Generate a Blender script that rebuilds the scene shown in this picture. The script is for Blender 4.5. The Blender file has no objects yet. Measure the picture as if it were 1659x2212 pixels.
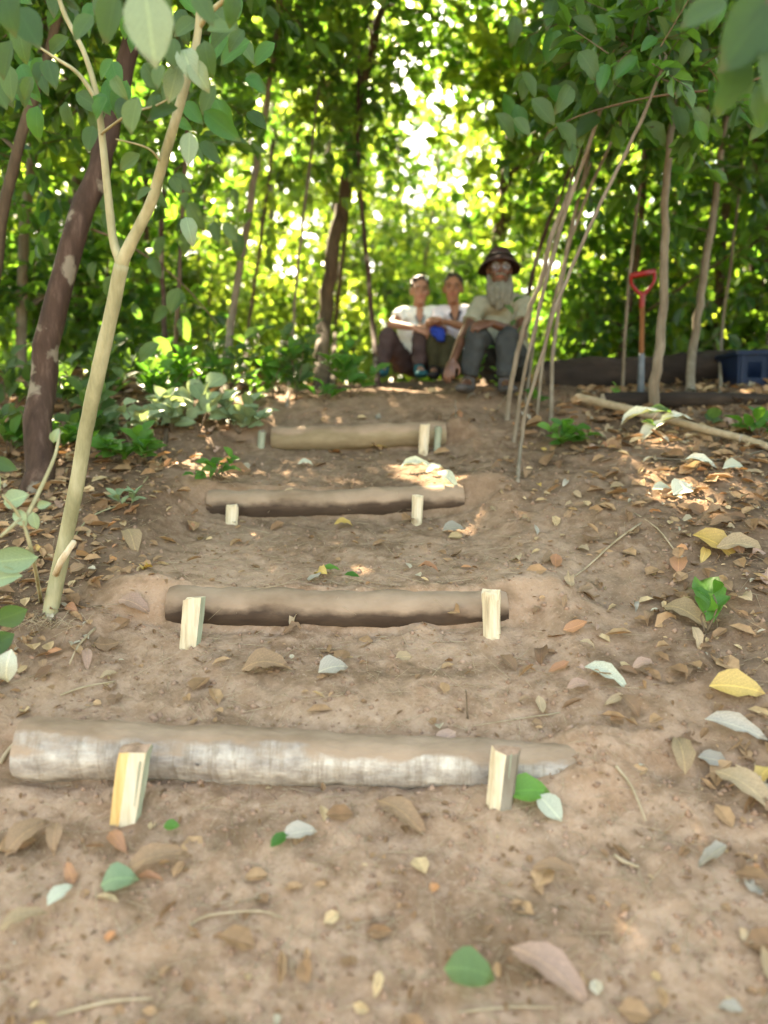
import bpy, bmesh, math, random
import numpy as np
from mathutils import Vector, Matrix, Quaternion

random.seed(7)
RNG = np.random.default_rng(11)
SC = bpy.context.scene
COL = SC.collection
R = math.radians

# ------------------------------------------------------------------ camera
FPX, CX, CY, PITCH = 1660.0, 829.5, 1106.0, 5.0      # photo measured at 1659 x 2212
cam_d = bpy.data.cameras.new('camera')
cam = bpy.data.objects.new('camera', cam_d); COL.objects.link(cam)
cam.location = (0, 0, 0); cam.rotation_euler = (R(90 - PITCH), 0, 0)
cam_d.sensor_fit = 'VERTICAL'; cam_d.sensor_height = 36; cam_d.lens = 27.0
cam_d.clip_start = 0.05; cam_d.clip_end = 400
cam_d.dof.use_dof = True; cam_d.dof.focus_distance = 2.9; cam_d.dof.aperture_fstop = 1.05
cam_d.dof.aperture_blades = 0
SC.camera = cam

# ------------------------------------------------------------------ light
SUN_EL, SUN_AZ = 46.0, -24.0          # behind the people, a little to the left
w = bpy.data.worlds.new("World"); SC.world = w; w.use_nodes = True
nt = w.node_tree; nt.nodes.clear()
sky = nt.nodes.new('ShaderNodeTexSky'); sky.sky_type = 'NISHITA'; sky.sun_disc = False
sky.sun_elevation = R(SUN_EL); sky.sun_rotation = R(SUN_AZ); sky.air_density = 1.0; sky.dust_density = 2.5
bg = nt.nodes.new('ShaderNodeBackground'); bg.inputs[1].default_value = 0.15
ow = nt.nodes.new('ShaderNodeOutputWorld')
nt.links.new(sky.outputs[0], bg.inputs[0]); nt.links.new(bg.outputs[0], ow.inputs[0])
sd = Vector((math.sin(R(SUN_AZ)) * math.cos(R(SUN_EL)), math.cos(R(SUN_AZ)) * math.cos(R(SUN_EL)), math.sin(R(SUN_EL))))
sl = bpy.data.lights.new('sun', 'SUN'); sl.energy = 5.0; sl.angle = R(0.5); sl.color = (1, .95, .86)
so = bpy.data.objects.new('sun', sl); COL.objects.link(so); so.rotation_euler = sd.to_track_quat('Z', 'Y').to_euler()
SC.view_settings.view_transform = 'Standard'; SC.view_settings.look = 'None'
SC.view_settings.gamma = 1; SC.view_settings.use_curve_mapping = False
SC.view_settings.exposure = 3.6
SC.view_settings.use_white_balance = True; SC.view_settings.white_balance_temperature = 8900; SC.view_settings.white_balance_tint = 11
cy = SC.cycles
cy.max_bounces = 7; cy.diffuse_bounces = 4; cy.glossy_bounces = 2; cy.transmission_bounces = 4
cy.transparent_max_bounces = 4; cy.use_denoising = True
cy.caustics_reflective = False; cy.caustics_refractive = False
cy.sample_clamp_indirect = 8

# ------------------------------------------------------------------ helpers
def W(px, py, Y):
    """world point seen at (px,py) of the photograph, Y metres forward"""
    a = R(PITCH); u = (px - CX) / FPX; v = (CY - py) / FPX
    d = Vector((u, math.cos(a) + v * math.sin(a), -math.sin(a) + v * math.cos(a)))
    return d * (Y / d.y)

def hsh(ix, iy, s):
    h = (ix.astype(np.int64) * 374761393 + iy.astype(np.int64) * 668265263 + s * 974711) & 0xffffffff
    h = ((h ^ (h >> 13)) * 1274126177) & 0xffffffff
    return ((h ^ (h >> 16)) & 0xffff) / 65535.0
def vn(x, y, s=0):
    x = np.asarray(x, float); y = np.asarray(y, float)
    ix = np.floor(x); iy = np.floor(y); fx = x - ix; fy = y - iy
    fx = fx * fx * (3 - 2 * fx); fy = fy * fy * (3 - 2 * fy)
    a = hsh(ix, iy, s); b = hsh(ix + 1, iy, s); c = hsh(ix, iy + 1, s); d = hsh(ix + 1, iy + 1, s)
    return (a + (b - a) * fx) * (1 - fy) + (c + (d - c) * fx) * fy * 1.0
def sst(a, b, x):
    t = np.clip((x - a) / (b - a), 0, 1); return t * t * (3 - 2 * t)

PP = np.array([(-60, -9), (-3, -2.3), (0, -1.6), (1.5, -1.2), (2.06, -.985), (2.13, -.97), (2.22, -.845), (2.72, -.71), (2.78, -.70), (2.86, -.545), (2.95, -.535),
    (3.70, -.385), (3.77, -.37), (3.85, -.215), (3.95, -.195), (4.53, -.05), (4.60, -.04), (4.68, .085), (4.76, .115), (5.2, .325), (6.1, .465), (6.6, .49), (9, .58), (20, .9), (60, 1.6), (120, 2.4)])
_yy = np.linspace(-60, 120, 9001); _pp = np.interp(_yy, PP[:, 0], PP[:, 1])
_k = np.exp(-.5 * (np.arange(-60, 61) * .02 / .32) ** 2); _k /= _k.sum()
_ss = np.convolve(np.pad(_pp, 60, mode='edge'), _k, mode='valid')
ENDS = [(-.92, 2.86, .06, .17), (.58, 2.88, .055, .18), (-1.0, 3.86, .06, .18), (.52, 3.86, .06, .18), (.25, 6.3, .05, .35), (.89, 5.65, .05, .25), (-.80, 4.66, .09, .10), (.46, 4.66, .09, .09), (.62, 2.15, .09, .09), (.86, 2.24, .05, .10), (-.655, 2.02, .018, .045), (.315, 2.04, .018, .04), (-.67, 2.70, .018, .04), (.38, 2.72, .018, .04), (.42, 2.13, .02, .10), (-.3, 2.77, .02, .09), (.12, 2.78, .025, .08)]
def ground_z(x, y, fine=True):
    x = np.asarray(x, float); y = np.asarray(y, float)
    p = np.interp(y, PP[:, 0], PP[:, 1]); s = np.interp(y, _yy, _ss)
    xc = -.2
    hw = .62 + .10 * vn(x * 0 + 3, y * 1.3, 5) - .05 * sst(3.5, 5, y)
    m = 1 - sst(hw, hw + .22, np.abs(x - xc))
    m = np.maximum(m, (1 - sst(1.0, 1.25, np.abs(x + .05))) * (1 - sst(2.2, 2.5, y)))
    z = s + (p - s) * m
    z = z + (1 - m) * (.035 + .06 * (vn(x * 1.1, y * 1.1, 9) - .5)) * sst(1.2, 2.2, y)
    z = z + .13 * sst(.75, 1.6, x) * (1 - sst(3.9, 4.9, y)) * sst(1.2, 2.6, y)
    z = z + .05 * sst(-.95, -1.5, x)
    for (ex, ey, eh, es) in ENDS: z = z + eh * np.exp(-((x - ex) ** 2 + ((y - ey) * 1.1) ** 2) / (2 * es * es))
    z = z - .055 * sst(-.7, .45, x) * (1 - sst(.9, 1.3, x)) * np.exp(-((y - 2.24) / .10) ** 2)
    far = sst(5.5, 9, y); z = z + far * .25 * (vn(x * .35, y * .35, 3) - .5)
    for ry in (2.115, 2.785, 3.765, 4.585):
        z = z + .034 * np.maximum(0, vn(x * 8, y * 0 + ry * 7, 41) - .45) * np.exp(-((y - ry + .02) / .035) ** 2)
    if fine:
        a = .35 + .65 * (1 - m)
        a = a + .25
        z = z + a * (.034 * (vn(x * 6, y * 6, 1) - .5) + .020 * (vn(x * 14, y * 14, 2) - .5)) + .010 * (vn(x * 33, y * 33, 4) - .5) + .006 * (vn(x * 70, y * 70, 6) - .5)
    return z
def G(px, py, lo=1.2, hi=9.0):
    """where the ray through a photo pixel first meets the ground"""
    ys = np.linspace(lo, hi, 1600); d = W(px, py, 1.0)
    zz = ground_z(d.x * ys, ys, False) - d.z * ys
    i = np.argmax(zz > 0) if (zz > 0).any() else np.argmax(zz)
    y = float(ys[i]); return Vector((d.x * y, y, float(ground_z(d.x * y, y))))

def tag(o, label=None, cat=None, group=None, kind=None):
    if label: o['label'] = label
    if cat: o['category'] = cat
    if group: o['group'] = group
    if kind: o['kind'] = kind
    return o
def root(name, loc, label, cat, group=None):
    o = bpy.data.objects.new(name, None); o.empty_display_size = .1; COL.objects.link(o); o.location = loc
    return tag(o, label, cat, group)

def mesh_np(name, V, F, mats, smooth=True, tint=None, uv=None, mi=None):
    """V (n,3); F list of (m,k) index arrays"""
    me = bpy.data.meshes.new(name); V = np.asarray(V, np.float32)
    F = [np.asarray(f, np.int32) for f in F if len(f)]
    nl = sum(f.size for f in F); nf = sum(len(f) for f in F)
    me.vertices.add(len(V)); me.vertices.foreach_set('co', V.ravel())
    me.loops.add(nl); me.polygons.add(nf)
    me.loops.foreach_set('vertex_index', np.concatenate([f.ravel() for f in F]))
    sizes = np.concatenate([np.full(len(f), f.shape[1], np.int32) for f in F])
    starts = np.concatenate([[0], np.cumsum(sizes)[:-1]]).astype(np.int32)
    me.polygons.foreach_set('loop_start', starts)
    if mi is not None: me.polygons.foreach_set('material_index', np.asarray(mi, np.int32))
    me.polygons.foreach_set('use_smooth', np.full(nf, smooth))
    if tint is not None:
        at = me.attributes.new('tint', 'FLOAT', 'POINT'); at.data.foreach_set('value', np.asarray(tint, np.float32))
    if uv is not None:
        l = me.uv_layers.new(name='UVMap'); idx = np.concatenate([f.ravel() for f in F])
        l.data.foreach_set('uv', np.asarray(uv, np.float32)[idx].ravel())
    for m in (mats if isinstance(mats, (list, tuple)) else [mats]): me.materials.append(m)
    me.update(calc_edges=True); me.validate()
    return me
def link(name, me, parent=None, loc=None):
    o = bpy.data.objects.new(name, me); COL.objects.link(o)
    if parent is not None:
        o.parent = parent
    if loc is not None: o.location = loc
    return o

class MB:
    def __init__(s): s.V = []; s.F = {}; s.n = 0; s.mi = {}
    def add(s, V, F, m=0):
        V = np.asarray(V, float); s.V.append(V)
        for f in F:
            f = np.asarray(f, np.int64)
            if not len(f): continue
            s.F.setdefault(f.shape[1], []).append(f + s.n); s.mi.setdefault(f.shape[1], []).append(np.full(len(f), m))
        s.n += len(V)
    def tube(s, P, Rd, n=8, jit=0.0, cap=True, m=0, ell=None):
        P = [Vector(p) for p in P]; k = len(P)
        if not hasattr(Rd, '__len__'): Rd = [Rd] * k
        T = []
        for i in range(k):
            t = (P[min(i + 1, k - 1)] - P[max(i - 1, 0)]); T.append(t.normalized() if t.length > 1e-9 else Vector((0, 0, 1)))
        up = Vector((0, 0, 1)) if abs(T[0].z) < .9 else Vector((0, 1, 0))
        u = T[0].cross(up).normalized(); V = []
        for i in range(k):
            u = (u - T[i] * u.dot(T[i])).normalized(); v = T[i].cross(u)
            for j in range(n):
                a = 2 * math.pi * j / n; r = Rd[i] * (1 + jit * (random.random() - .5) * 2)
                V.append(P[i] + u * (math.cos(a) * r) + v * (math.sin(a) * r))
        V = np.array([tuple(q) for q in V])
        I = np.arange(k - 1)[:, None] * n; J = np.arange(n)[None, :]; J2 = (J + 1) % n
        Q = np.stack([I + J, I + J2, I + n + J2, I + n + J], -1).reshape(-1, 4)
        F = [Q]
        if cap:
            V = np.vstack([V, [tuple(P[0]), tuple(P[-1])]]); a, b = k * n, k * n + 1; j = np.arange(n); j2 = (j + 1) % n
            F.append(np.vstack([np.stack([np.full(n, a), j2, j], -1), np.stack([np.full(n, b), (k - 1) * n + j, (k - 1) * n + j2], -1)]))
        s.add(V, F, m)
    def sphere(s, c, r, seg=12, rings=8, M=None, m=0):
        r = r if hasattr(r, '__len__') else (r, r, r)
        V = [(0, 0, 1)]
        for i in range(1, rings):
            t = math.pi * i / rings
            for j in range(seg):
                a = 2 * math.pi * j / seg; V.append((math.sin(t) * math.cos(a), math.sin(t) * math.sin(a), math.cos(t)))
        V.append((0, 0, -1)); V = np.array(V) * np.array(r)
        if M is not None: V = V @ np.array(M.to_3x3()).T
        V = V + np.array(tuple(c)); j = np.arange(seg); j2 = (j + 1) % seg
        T = [np.stack([np.zeros(seg, int), 1 + j, 1 + j2], -1), np.stack([np.full(seg, len(V) - 1), 1 + (rings - 2) * seg + j2, 1 + (rings - 2) * seg + j], -1)]
        Q = [np.stack([1 + i * seg + j, 1 + (i + 1) * seg + j, 1 + (i + 1) * seg + j2, 1 + i * seg + j2], -1) for i in range(rings - 2)]
        s.add(V, [np.vstack(T), np.vstack(Q)], m)
    def box(s, c, h, M=None, m=0):
        V = np.array([(x, y, z) for x in (-1, 1) for y in (-1, 1) for z in (-1, 1)], float) * np.array(h)
        if M is not None: V = V @ np.array(M.to_3x3()).T
        s.add(V + np.array(tuple(c)), [np.array([(0, 1, 3, 2), (4, 6, 7, 5), (0, 4, 5, 1), (2, 3, 7, 6), (0, 2, 6, 4), (1, 5, 7, 3)])], m)
    def mesh(s, name, mats, smooth=True, origin=(0, 0, 0), tint=None, uv=None):
        V = np.vstack(s.V) - np.array(tuple(origin)); ks = sorted(s.F)
        return mesh_np(name, V, [np.vstack(s.F[k]) for k in ks], mats, smooth, mi=np.concatenate([np.concatenate(s.mi[k]) for k in ks]), tint=tint, uv=uv)
    def build(s, name, mats, parent=None, smooth=True, origin=None):
        if origin is None: origin = parent.matrix_basis.translation if parent is not None else (0, 0, 0)
        me = s.mesh(name, mats, smooth, origin)
        return link(name, me, parent, None if parent is not None else origin)

def smooth_path(P, sub=4):
    P = [Vector(p) for p in P]; out = []
    for i in range(len(P) - 1):
        p0 = P[max(i - 1, 0)]; p1 = P[i]; p2 = P[i + 1]; p3 = P[min(i + 2, len(P) - 1)]
        for k in range(sub):
            t = k / sub
            out.append(.5 * ((2 * p1) + (p2 - p0) * t + (2 * p0 - 5 * p1 + 4 * p2 - p3) * t * t + (3 * p1 - p0 - 3 * p2 + p3) * t ** 3))
    out.append(P[-1]); return out
def lerp_list(L, n):
    x = np.linspace(0, len(L) - 1, n); return list(np.interp(x, range(len(L)), L))

# ------------------------------------------------------------------ materials
def new_mat(name):
    m = bpy.data.materials.new(name); m.use_nodes = True; t = m.node_tree; t.nodes.clear()
    o = t.nodes.new('ShaderNodeOutputMaterial'); return m, t, o
def N(t, ty, **kw):
    n = t.nodes.new(ty)
    for k, v in kw.items():
        if k.startswith('i_'): n.inputs[k[2:].replace('_', ' ')].default_value = v
        else: setattr(n, k, v)
    return n
def ramp(t, src, stops):
    r = t.nodes.new('ShaderNodeValToRGB'); t.links.new(src, r.inputs[0]); e = r.color_ramp.elements
    while len(e) > 1: e.remove(e[-1])
    for i, (p, c) in enumerate(stops):
        q = e[0] if i == 0 else e.new(p); q.position = p; q.color = (*c, 1)
    return r.outputs[0]
def noise(t, scale, detail=4, rough=.6, vec=None, dist=0, stretch=None, coord='Object'):
    n = N(t, 'ShaderNodeTexNoise'); n.inputs['Scale'].default_value = scale; n.inputs['Detail'].default_value = detail
    n.inputs['Roughness'].default_value = rough; n.inputs['Distortion'].default_value = dist
    if vec is None:
        tc = N(t, 'ShaderNodeTexCoord'); vec = tc.outputs[coord]
    if stretch:
        mp = N(t, 'ShaderNodeMapping'); mp.inputs['Scale'].default_value = stretch; t.links.new(vec, mp.inputs[0]); vec = mp.outputs[0]
    t.links.new(vec, n.inputs['Vector']); return n.outputs['Fac']
def mixc(t, fac, a, b, mode='MIX'):
    m = N(t, 'ShaderNodeMix', data_type='RGBA', blend_type=mode)
    for sock, val in ((m.inputs[0], fac), (m.inputs[6], a), (m.inputs[7], b)):
        if hasattr(val, 'links'): t.links.new(val, sock)
        elif hasattr(val, '__len__'): sock.default_value = (*val[:3], 1)
        else: sock.default_value = val
    return m.outputs[2]
def bump(t, h, strength=.5, dist=.01):
    b = N(t, 'ShaderNodeBump'); b.inputs['Strength'].default_value = strength; b.inputs['Distance'].default_value = dist
    t.links.new(h, b.inputs['Height']); return b.outputs[0]
def simple(name, stops, scale=8, rough=.75, bstr=.3, bdist=.004, stretch=None, detail=5, spec=.3, bscale=None, metallic=0):
    m, t, o = new_mat(name); f = noise(t, scale, detail, stretch=stretch)
    p = N(t, 'ShaderNodeBsdfPrincipled'); t.links.new(ramp(t, f, stops), p.inputs['Base Color'])
    p.inputs['Roughness'].default_value = rough; p.inputs['Specular IOR Level'].default_value = spec; p.inputs['Metallic'].default_value = metallic
    if bstr:
        f2 = noise(t, bscale or scale * 3, detail, stretch=stretch); t.links.new(bump(t, f2, bstr, bdist), p.inputs['Normal'])
    t.links.new(p.outputs[0], o.inputs[0]); return m

def leaf_mat(name, dark, light, tr_dark, tr_light, mixf=.5, rough=.42, spec=.5, veins=False):
    """two sided leaf: reflecting + translucent, colour varied by the 'tint' attribute"""
    m, t, o = new_mat(name)
    at = N(t, 'ShaderNodeAttribute', attribute_name='tint')
    oi = N(t, 'ShaderNodeObjectInfo'); ad = N(t, 'ShaderNodeMath', operation='ADD'); t.links.new(at.outputs['Fac'], ad.inputs[0])
    mu = N(t, 'ShaderNodeMath', operation='MULTIPLY'); mu.inputs[1].default_value = .25; t.links.new(oi.outputs['Random'], mu.inputs[0]); t.links.new(mu.outputs[0], ad.inputs[1])
    fr = ad.outputs[0]
    c = mixc(t, fr, dark, light); tc = mixc(t, fr, tr_dark, tr_light)
    n = noise(t, 40, 3)
    if veins:
        g = noise(t, 1.6, 5, .6, dist=1.0); c = mixc(t, ramp(t, g, [(.54, (0, 0, 0)), (.68, (.75, .75, .75))]), c, tuple(.5 * v + .5 * u for v, u in zip(dark, (.12, .07, .03))))
    k = ramp(t, n, [(.3, (.7, .7, .7)), (.7, (1.15, 1.15, 1.15))]); c = mixc(t, 1.0, c, k, 'MULTIPLY')
    p = N(t, 'ShaderNodeBsdfPrincipled'); p.inputs['Roughness'].default_value = rough; p.inputs['Specular IOR Level'].default_value = spec
    if veins:
        uv = N(t, 'ShaderNodeUVMap'); sx = N(t, 'ShaderNodeSeparateXYZ'); t.links.new(uv.outputs[0], sx.inputs[0])
        ab = N(t, 'ShaderNodeMath', operation='ABSOLUTE'); t.links.new(sx.outputs[1], ab.inputs[0])
        s1 = N(t, 'ShaderNodeMath', operation='SUBTRACT'); t.links.new(sx.outputs[0], s1.inputs[0]); t.links.new(ab.outputs[0], s1.inputs[1])
        s2 = N(t, 'ShaderNodeMath', operation='MULTIPLY'); s2.inputs[1].default_value = 50; t.links.new(s1.outputs[0], s2.inputs[0])
        s3 = N(t, 'ShaderNodeMath', operation='SINE'); t.links.new(s2.outputs[0], s3.inputs[0])
        v1 = ramp(t, s3.outputs[0], [(.9, (0, 0, 0)), (1.0, (.6, .6, .6))])
        v2 = ramp(t, ab.outputs[0], [(.0, (1, 1, 1)), (.02, (.9, .9, .9)), (.035, (0, 0, 0))])
        v = mixc(t, 1.0, v1, v2, 'ADD')
        lighter = mixc(t, 1.0, c, (1.5, 1.45, 1.3), 'MULTIPLY')
        c = mixc(t, v, c, lighter); t.links.new(bump(t, v, .25, .002), p.inputs['Normal'])
    t.links.new(c, p.inputs['Base Color'])
    if tr_dark is None or mixf <= 0:
        t.links.new(p.outputs[0], o.inputs[0]); return m
    tr = N(t, 'ShaderNodeBsdfTranslucent'); t.links.new(tc, tr.inputs[0])
    mx = N(t, 'ShaderNodeMixShader'); mx.inputs[0].default_value = mixf
    t.links.new(p.outputs[0], mx.inputs[1]); t.links.new(tr.outputs[0], mx.inputs[2]); t.links.new(mx.outputs[0], o.inputs[0]); return m

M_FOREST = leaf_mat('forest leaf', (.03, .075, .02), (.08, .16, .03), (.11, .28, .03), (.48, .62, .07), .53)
M_SHADE = leaf_mat('forest leaf toned for shade', (.022, .065, .02), (.05, .12, .03), (.07, .25, .03), (.30, .54, .05), .5)  # darker copy of the forest leaf, shade put into its colour
M_NEAR = leaf_mat('broad sapling leaf', (.022, .055, .018), (.11, .18, .07), (.10, .25, .03), (.25, .42, .06), .4, veins=True, rough=.55, spec=.25)
M_PALE = leaf_mat('pale underside leaf', (.14, .21, .10), (.25, .32, .17), (.2, .3, .1), (.35, .42, .15), .25, veins=True, rough=.55)
M_BRIGHT = leaf_mat('fresh green leaf', (.028, .10, .02), (.11, .27, .05), (.10, .36, .03), (.3, .55, .05), .4, veins=True, spec=.25)
M_DRY = leaf_mat('dry brown leaf', (.12, .065, .034), (.25, .155, .085), (.2, .1, .04), (.35, .2, .08), .12, rough=.7, spec=.2, veins=True)
M_TAN = leaf_mat('pale tan leaf', (.24, .165, .085), (.36, .26, .15), (.3, .2, .1), (.4, .3, .15), .15, rough=.65, spec=.25, veins=True)
M_ORANGE = leaf_mat('orange fallen leaf', (.26, .115, .05), (.36, .17, .075), (.4, .15, .03), (.5, .25, .05), .2, rough=.6, veins=True)
M_YELLOW = leaf_mat('yellow fallen leaf', (.40, .25, .06), (.48, .32, .09), (.5, .3, .04), (.6, .4, .06), .2, rough=.55, veins=True)
M_PINK = leaf_mat('pinkish dry leaf', (.25, .15, .095), (.35, .22, .15), (.3, .2, .1), (.4, .3, .15), .12, rough=.6, veins=True)
M_GREYLEAF = leaf_mat('grey bleached leaf', (.20, .17, .12), (.31, .27, .20), (.2, .2, .1), (.3, .3, .15), .1, rough=.6, veins=True)
M_WHITE = leaf_mat('whitish underside leaf', (.34, .34, .24), (.52, .50, .37), (.2, .3, .1), (.3, .4, .15), .12, rough=.6, spec=.2, veins=True)

def soil_mat():
    m, t, o = new_mat('trodden earth')
    tc = N(t, 'ShaderNodeTexCoord').outputs['Object']
    n1 = noise(t, 2.2, 6, .6, tc); n2 = noise(t, 17, 6, .7, tc); n3 = noise(t, 90, 3, .6, tc); n4 = noise(t, 5.0, 4, .6, tc, dist=.6)
    c = ramp(t, n1, [(.3, (.165, .092, .050)), (.5, (.25, .150, .086)), (.7, (.33, .212, .130))])
    c = mixc(t, ramp(t, n2, [(.42, (0, 0, 0)), (.60, (.6, .6, .6))]), c, (.37, .245, .158))
    c = mixc(t, ramp(t, n4, [(.52, (0, 0, 0)), (.68, (.75, .75, .75))]), c, (.12, .07, .034))
    c = mixc(t, ramp(t, n3, [(.60, (0, 0, 0)), (.75, (.8, .8, .8))]), c, (.38, .27, .18))
    at = N(t, 'ShaderNodeAttribute', attribute_name='tint')   # humus beside and beyond the path, plus dimming painted on the upper treads
    hum_dim = ramp(t, n2, [(.3, (.03, .018, .010)), (.55, (.085, .05, .026)), (.75, (.16, .10, .055))])
    c = mixc(t, at.outputs['Fac'], c, hum_dim)
    p = N(t, 'ShaderNodeBsdfPrincipled'); t.links.new(c, p.inputs['Base Color']); p.inputs['Roughness'].default_value = .95; p.inputs['Specular IOR Level'].default_value = .15
    ma = N(t, 'ShaderNodeMath', operation='ADD'); t.links.new(n2, ma.inputs[0]); t.links.new(n3, ma.inputs[1])
    t.links.new(bump(t, ma.outputs[0], .6, .010), p.inputs['Normal']); t.links.new(p.outputs[0], o.inputs[0]); return m
M_SOIL = soil_mat()

def bark(name, stops, scale, stretch=(1, 1, .18), bstr=.6, bdist=.01, soil=0, patch=None, crack=False):
    m, t, o = new_mat(name)
    f = noise(t, scale, 6, .65, stretch=stretch); c = ramp(t, f, stops)
    if patch is not None:
        g = noise(t, 7, 4, .5); c = mixc(t, ramp(t, g, [(.58, (0, 0, 0)), (.64, (.85, .85, .85))]), c, patch)
    if crack:
        g = noise(t, 5, 5, .7, stretch=(7, .8, .8)); c = mixc(t, 1.0, c, ramp(t, g, [(.50, (1, 1, 1)), (.60, (.76, .72, .67)), (.66, (1, 1, 1))]), 'MULTIPLY')
        g = noise(t, 22, 5, .7); c = mixc(t, 1.0, c, ramp(t, g, [(.35, (.72, .68, .64)), (.65, (1.15, 1.15, 1.12))]), 'MULTIPLY')
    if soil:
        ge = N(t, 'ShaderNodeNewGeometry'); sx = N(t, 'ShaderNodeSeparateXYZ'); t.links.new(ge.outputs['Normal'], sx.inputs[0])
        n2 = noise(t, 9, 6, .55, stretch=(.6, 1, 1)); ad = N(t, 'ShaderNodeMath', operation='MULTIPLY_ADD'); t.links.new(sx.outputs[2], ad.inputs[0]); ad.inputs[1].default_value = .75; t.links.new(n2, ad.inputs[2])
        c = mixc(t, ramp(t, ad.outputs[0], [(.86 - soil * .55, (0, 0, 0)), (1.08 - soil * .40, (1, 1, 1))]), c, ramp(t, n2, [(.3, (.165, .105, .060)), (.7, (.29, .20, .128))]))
    p = N(t, 'ShaderNodeBsdfPrincipled'); t.links.new(c, p.inputs['Base Color']); p.inputs['Roughness'].default_value = .85; p.inputs['Specular IOR Level'].default_value = .2
    t.links.new(bump(t, f, bstr, bdist), p.inputs['Normal']); t.links.new(p.outputs[0], o.inputs[0]); return m
M_BARK_DARK = bark('dark reddish bark', [(.3, (.022, .013, .008)), (.55, (.06, .035, .023)), (.75, (.13, .085, .06))], 16, patch=(.20, .17, .12))
M_BARK_PALE = bark('pale green-grey bark', [(.3, (.15, .14, .065)), (.5, (.25, .23, .12)), (.7, (.36, .33, .19))], 14, (1, 1, .25), .3, .004)
M_BARK_MID = bark('brown bark', [(.3, (.04, .027, .015)), (.55, (.09, .062, .036)), (.75, (.15, .11, .07))], 14)
M_BARK_GREY = bark('grey-tan stem bark', [(.3, (.10, .078, .05)), (.55, (.17, .14, .095)), (.75, (.26, .22, .16))], 14, (1, 1, .3), .3, .004)
M_TWIG = simple('twig bark', [(.3, (.07, .045, .025)), (.7, (.16, .11, .06))], 20)
M_TWIG_PALE = simple('pale dry twig', [(.3, (.22, .16, .085)), (.7, (.38, .29, .175))], 20)
M_LOG1 = bark('grey weathered log bark', [(.28, (.17, .14, .12)), (.5, (.33, .285, .23)), (.72, (.50, .44, .35))], 9, (.35, 1, 1), 1.0, .02, soil=.03, crack=True)
M_LOG2 = bark('dark log bark', [(.3, (.03, .018, .011)), (.55, (.065, .04, .024)), (.75, (.12, .078, .048))], 9, (.3, 1, 1), .6, .01, soil=.72)  # bark below the soil coat darkened; underside shade put into its colour
M_LOG4 = bark('tan log bark', [(.3, (.13, .09, .045)), (.55, (.21, .155, .085)), (.75, (.29, .225, .13))], 9, (.3, 1, 1), .5, .01, soil=.28)
M_LOGD = bark('rotting dark log bark', [(.3, (.012, .008, .005)), (.55, (.03, .02, .013)), (.75, (.065, .045, .03))], 8, (.3, 1, 1), .7, .015)
M_ENDGRAIN = simple('weathered end grain', [(.3, (.22, .18, .13)), (.7, (.42, .36, .27))], 10)
M_WOOD = bark('fresh split wood', [(.3, (.34, .25, .14)), (.5, (.50, .40, .25)), (.7, (.60, .51, .36))], 40, (1, 1, .08), .9, .004, patch=(.26, .18, .10))
M_WOOD_OR = bark('orange split heartwood', [(.3, (.42, .22, .07)), (.5, (.52, .33, .12)), (.7, (.58, .42, .20))], 40, (1, 1, .06), .5, .003)
M_STAKEBARK = bark('grey-green stake bark', [(.3, (.15, .16, .10)), (.6, (.25, .26, .17)), (.8, (.36, .36, .25))], 30, (1, 1, .15), .4, .003)
M_STAKETOP = simple('earthy stake top', [(.3, (.16, .09, .05)), (.7, (.34, .22, .14))], 40)
M_CLOD = simple('earth crumb', [(.3, (.16, .09, .05)), (.55, (.27, .16, .098)), (.8, (.38, .255, .17))], 6, .95)
def cloth(name, c, k=.8): return simple(name, [(.3, tuple(v * k for v in c)), (.7, c)], 9, .9, .25, .004, spec=.1, bscale=60)
M_SKIN_A = simple('light brown skin', [(.3, (.30, .145, .085)), (.7, (.38, .195, .12))], 12, .55, .1, .001, spec=.4)
M_SKIN_B = simple('tan skin', [(.3, (.26, .115, .06)), (.7, (.33, .155, .085))], 12, .55, .1, .001, spec=.4)
M_SKIN_C = simple('dark brown skin', [(.3, (.07, .03, .015)), (.7, (.12, .053, .028))], 12, .5, .15, .002, spec=.4)
M_HAIR = simple('black hair', [(.3, (.015, .01, .008)), (.7, (.05, .035, .025))], 60, .5, .6, .004)
M_BEARD = simple('grey-white beard', [(.3, (.085, .082, .058)), (.7, (.20, .195, .145))], 45, .8, .9, .01, stretch=(1, 1, .25))
M_SHIRT_A = cloth('pale mint shirt', (.76, .80, .72)); M_SHIRT_B = cloth('off-white shirt', (.78, .73, .74)); M_SHIRT_C = cloth('pale khaki shirt', (.25, .245, .17))
M_TRO_A = cloth('brown trousers', (.085, .055, .05), .6); M_TRO_B = cloth('dark olive trousers', (.055, .05, .025), .6); M_TRO_C = cloth('charcoal trousers', (.045, .05, .047), .6)
M_COLLAR = cloth('dark collar cloth', (.05, .045, .06)); M_COLLAR_A = cloth('grey collar cloth', (.25, .30, .30))
M_SHOE_A = cloth('dark teal shoe', (.02, .10, .11)); M_SHOE_B = cloth('black shoe', (.03, .028, .025)); M_SHOE_C = cloth('dusty grey shoe', (.07, .065, .058))
M_HAT = cloth('dark brown hat felt', (.055, .035, .03), .6)
M_EYEW = simple('eye white', [(.3, (.20, .18, .16)), (.7, (.24, .22, .2))], 5, .3, 0); M_DARK = simple('near black', [(.3, (.02, .015, .012)), (.7, (.03, .025, .02))], 5, .35, 0)
M_LIP = simple('lips', [(.3, (.28, .09, .07)), (.7, (.33, .12, .09))], 8, .5, 0)
M_WIRE = simple('spectacle wire', [(.3, (.25, .25, .25)), (.7, (.35, .35, .35))], 5, .3, 0, metallic=1, spec=.5)
M_BLUECLOTH = cloth('royal blue cloth', (.02, .05, .28), .7)
M_RED = simple('red painted grip', [(.3, (.17, .008, .006)), (.7, (.26, .016, .012))], 10, .4, .1)
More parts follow.
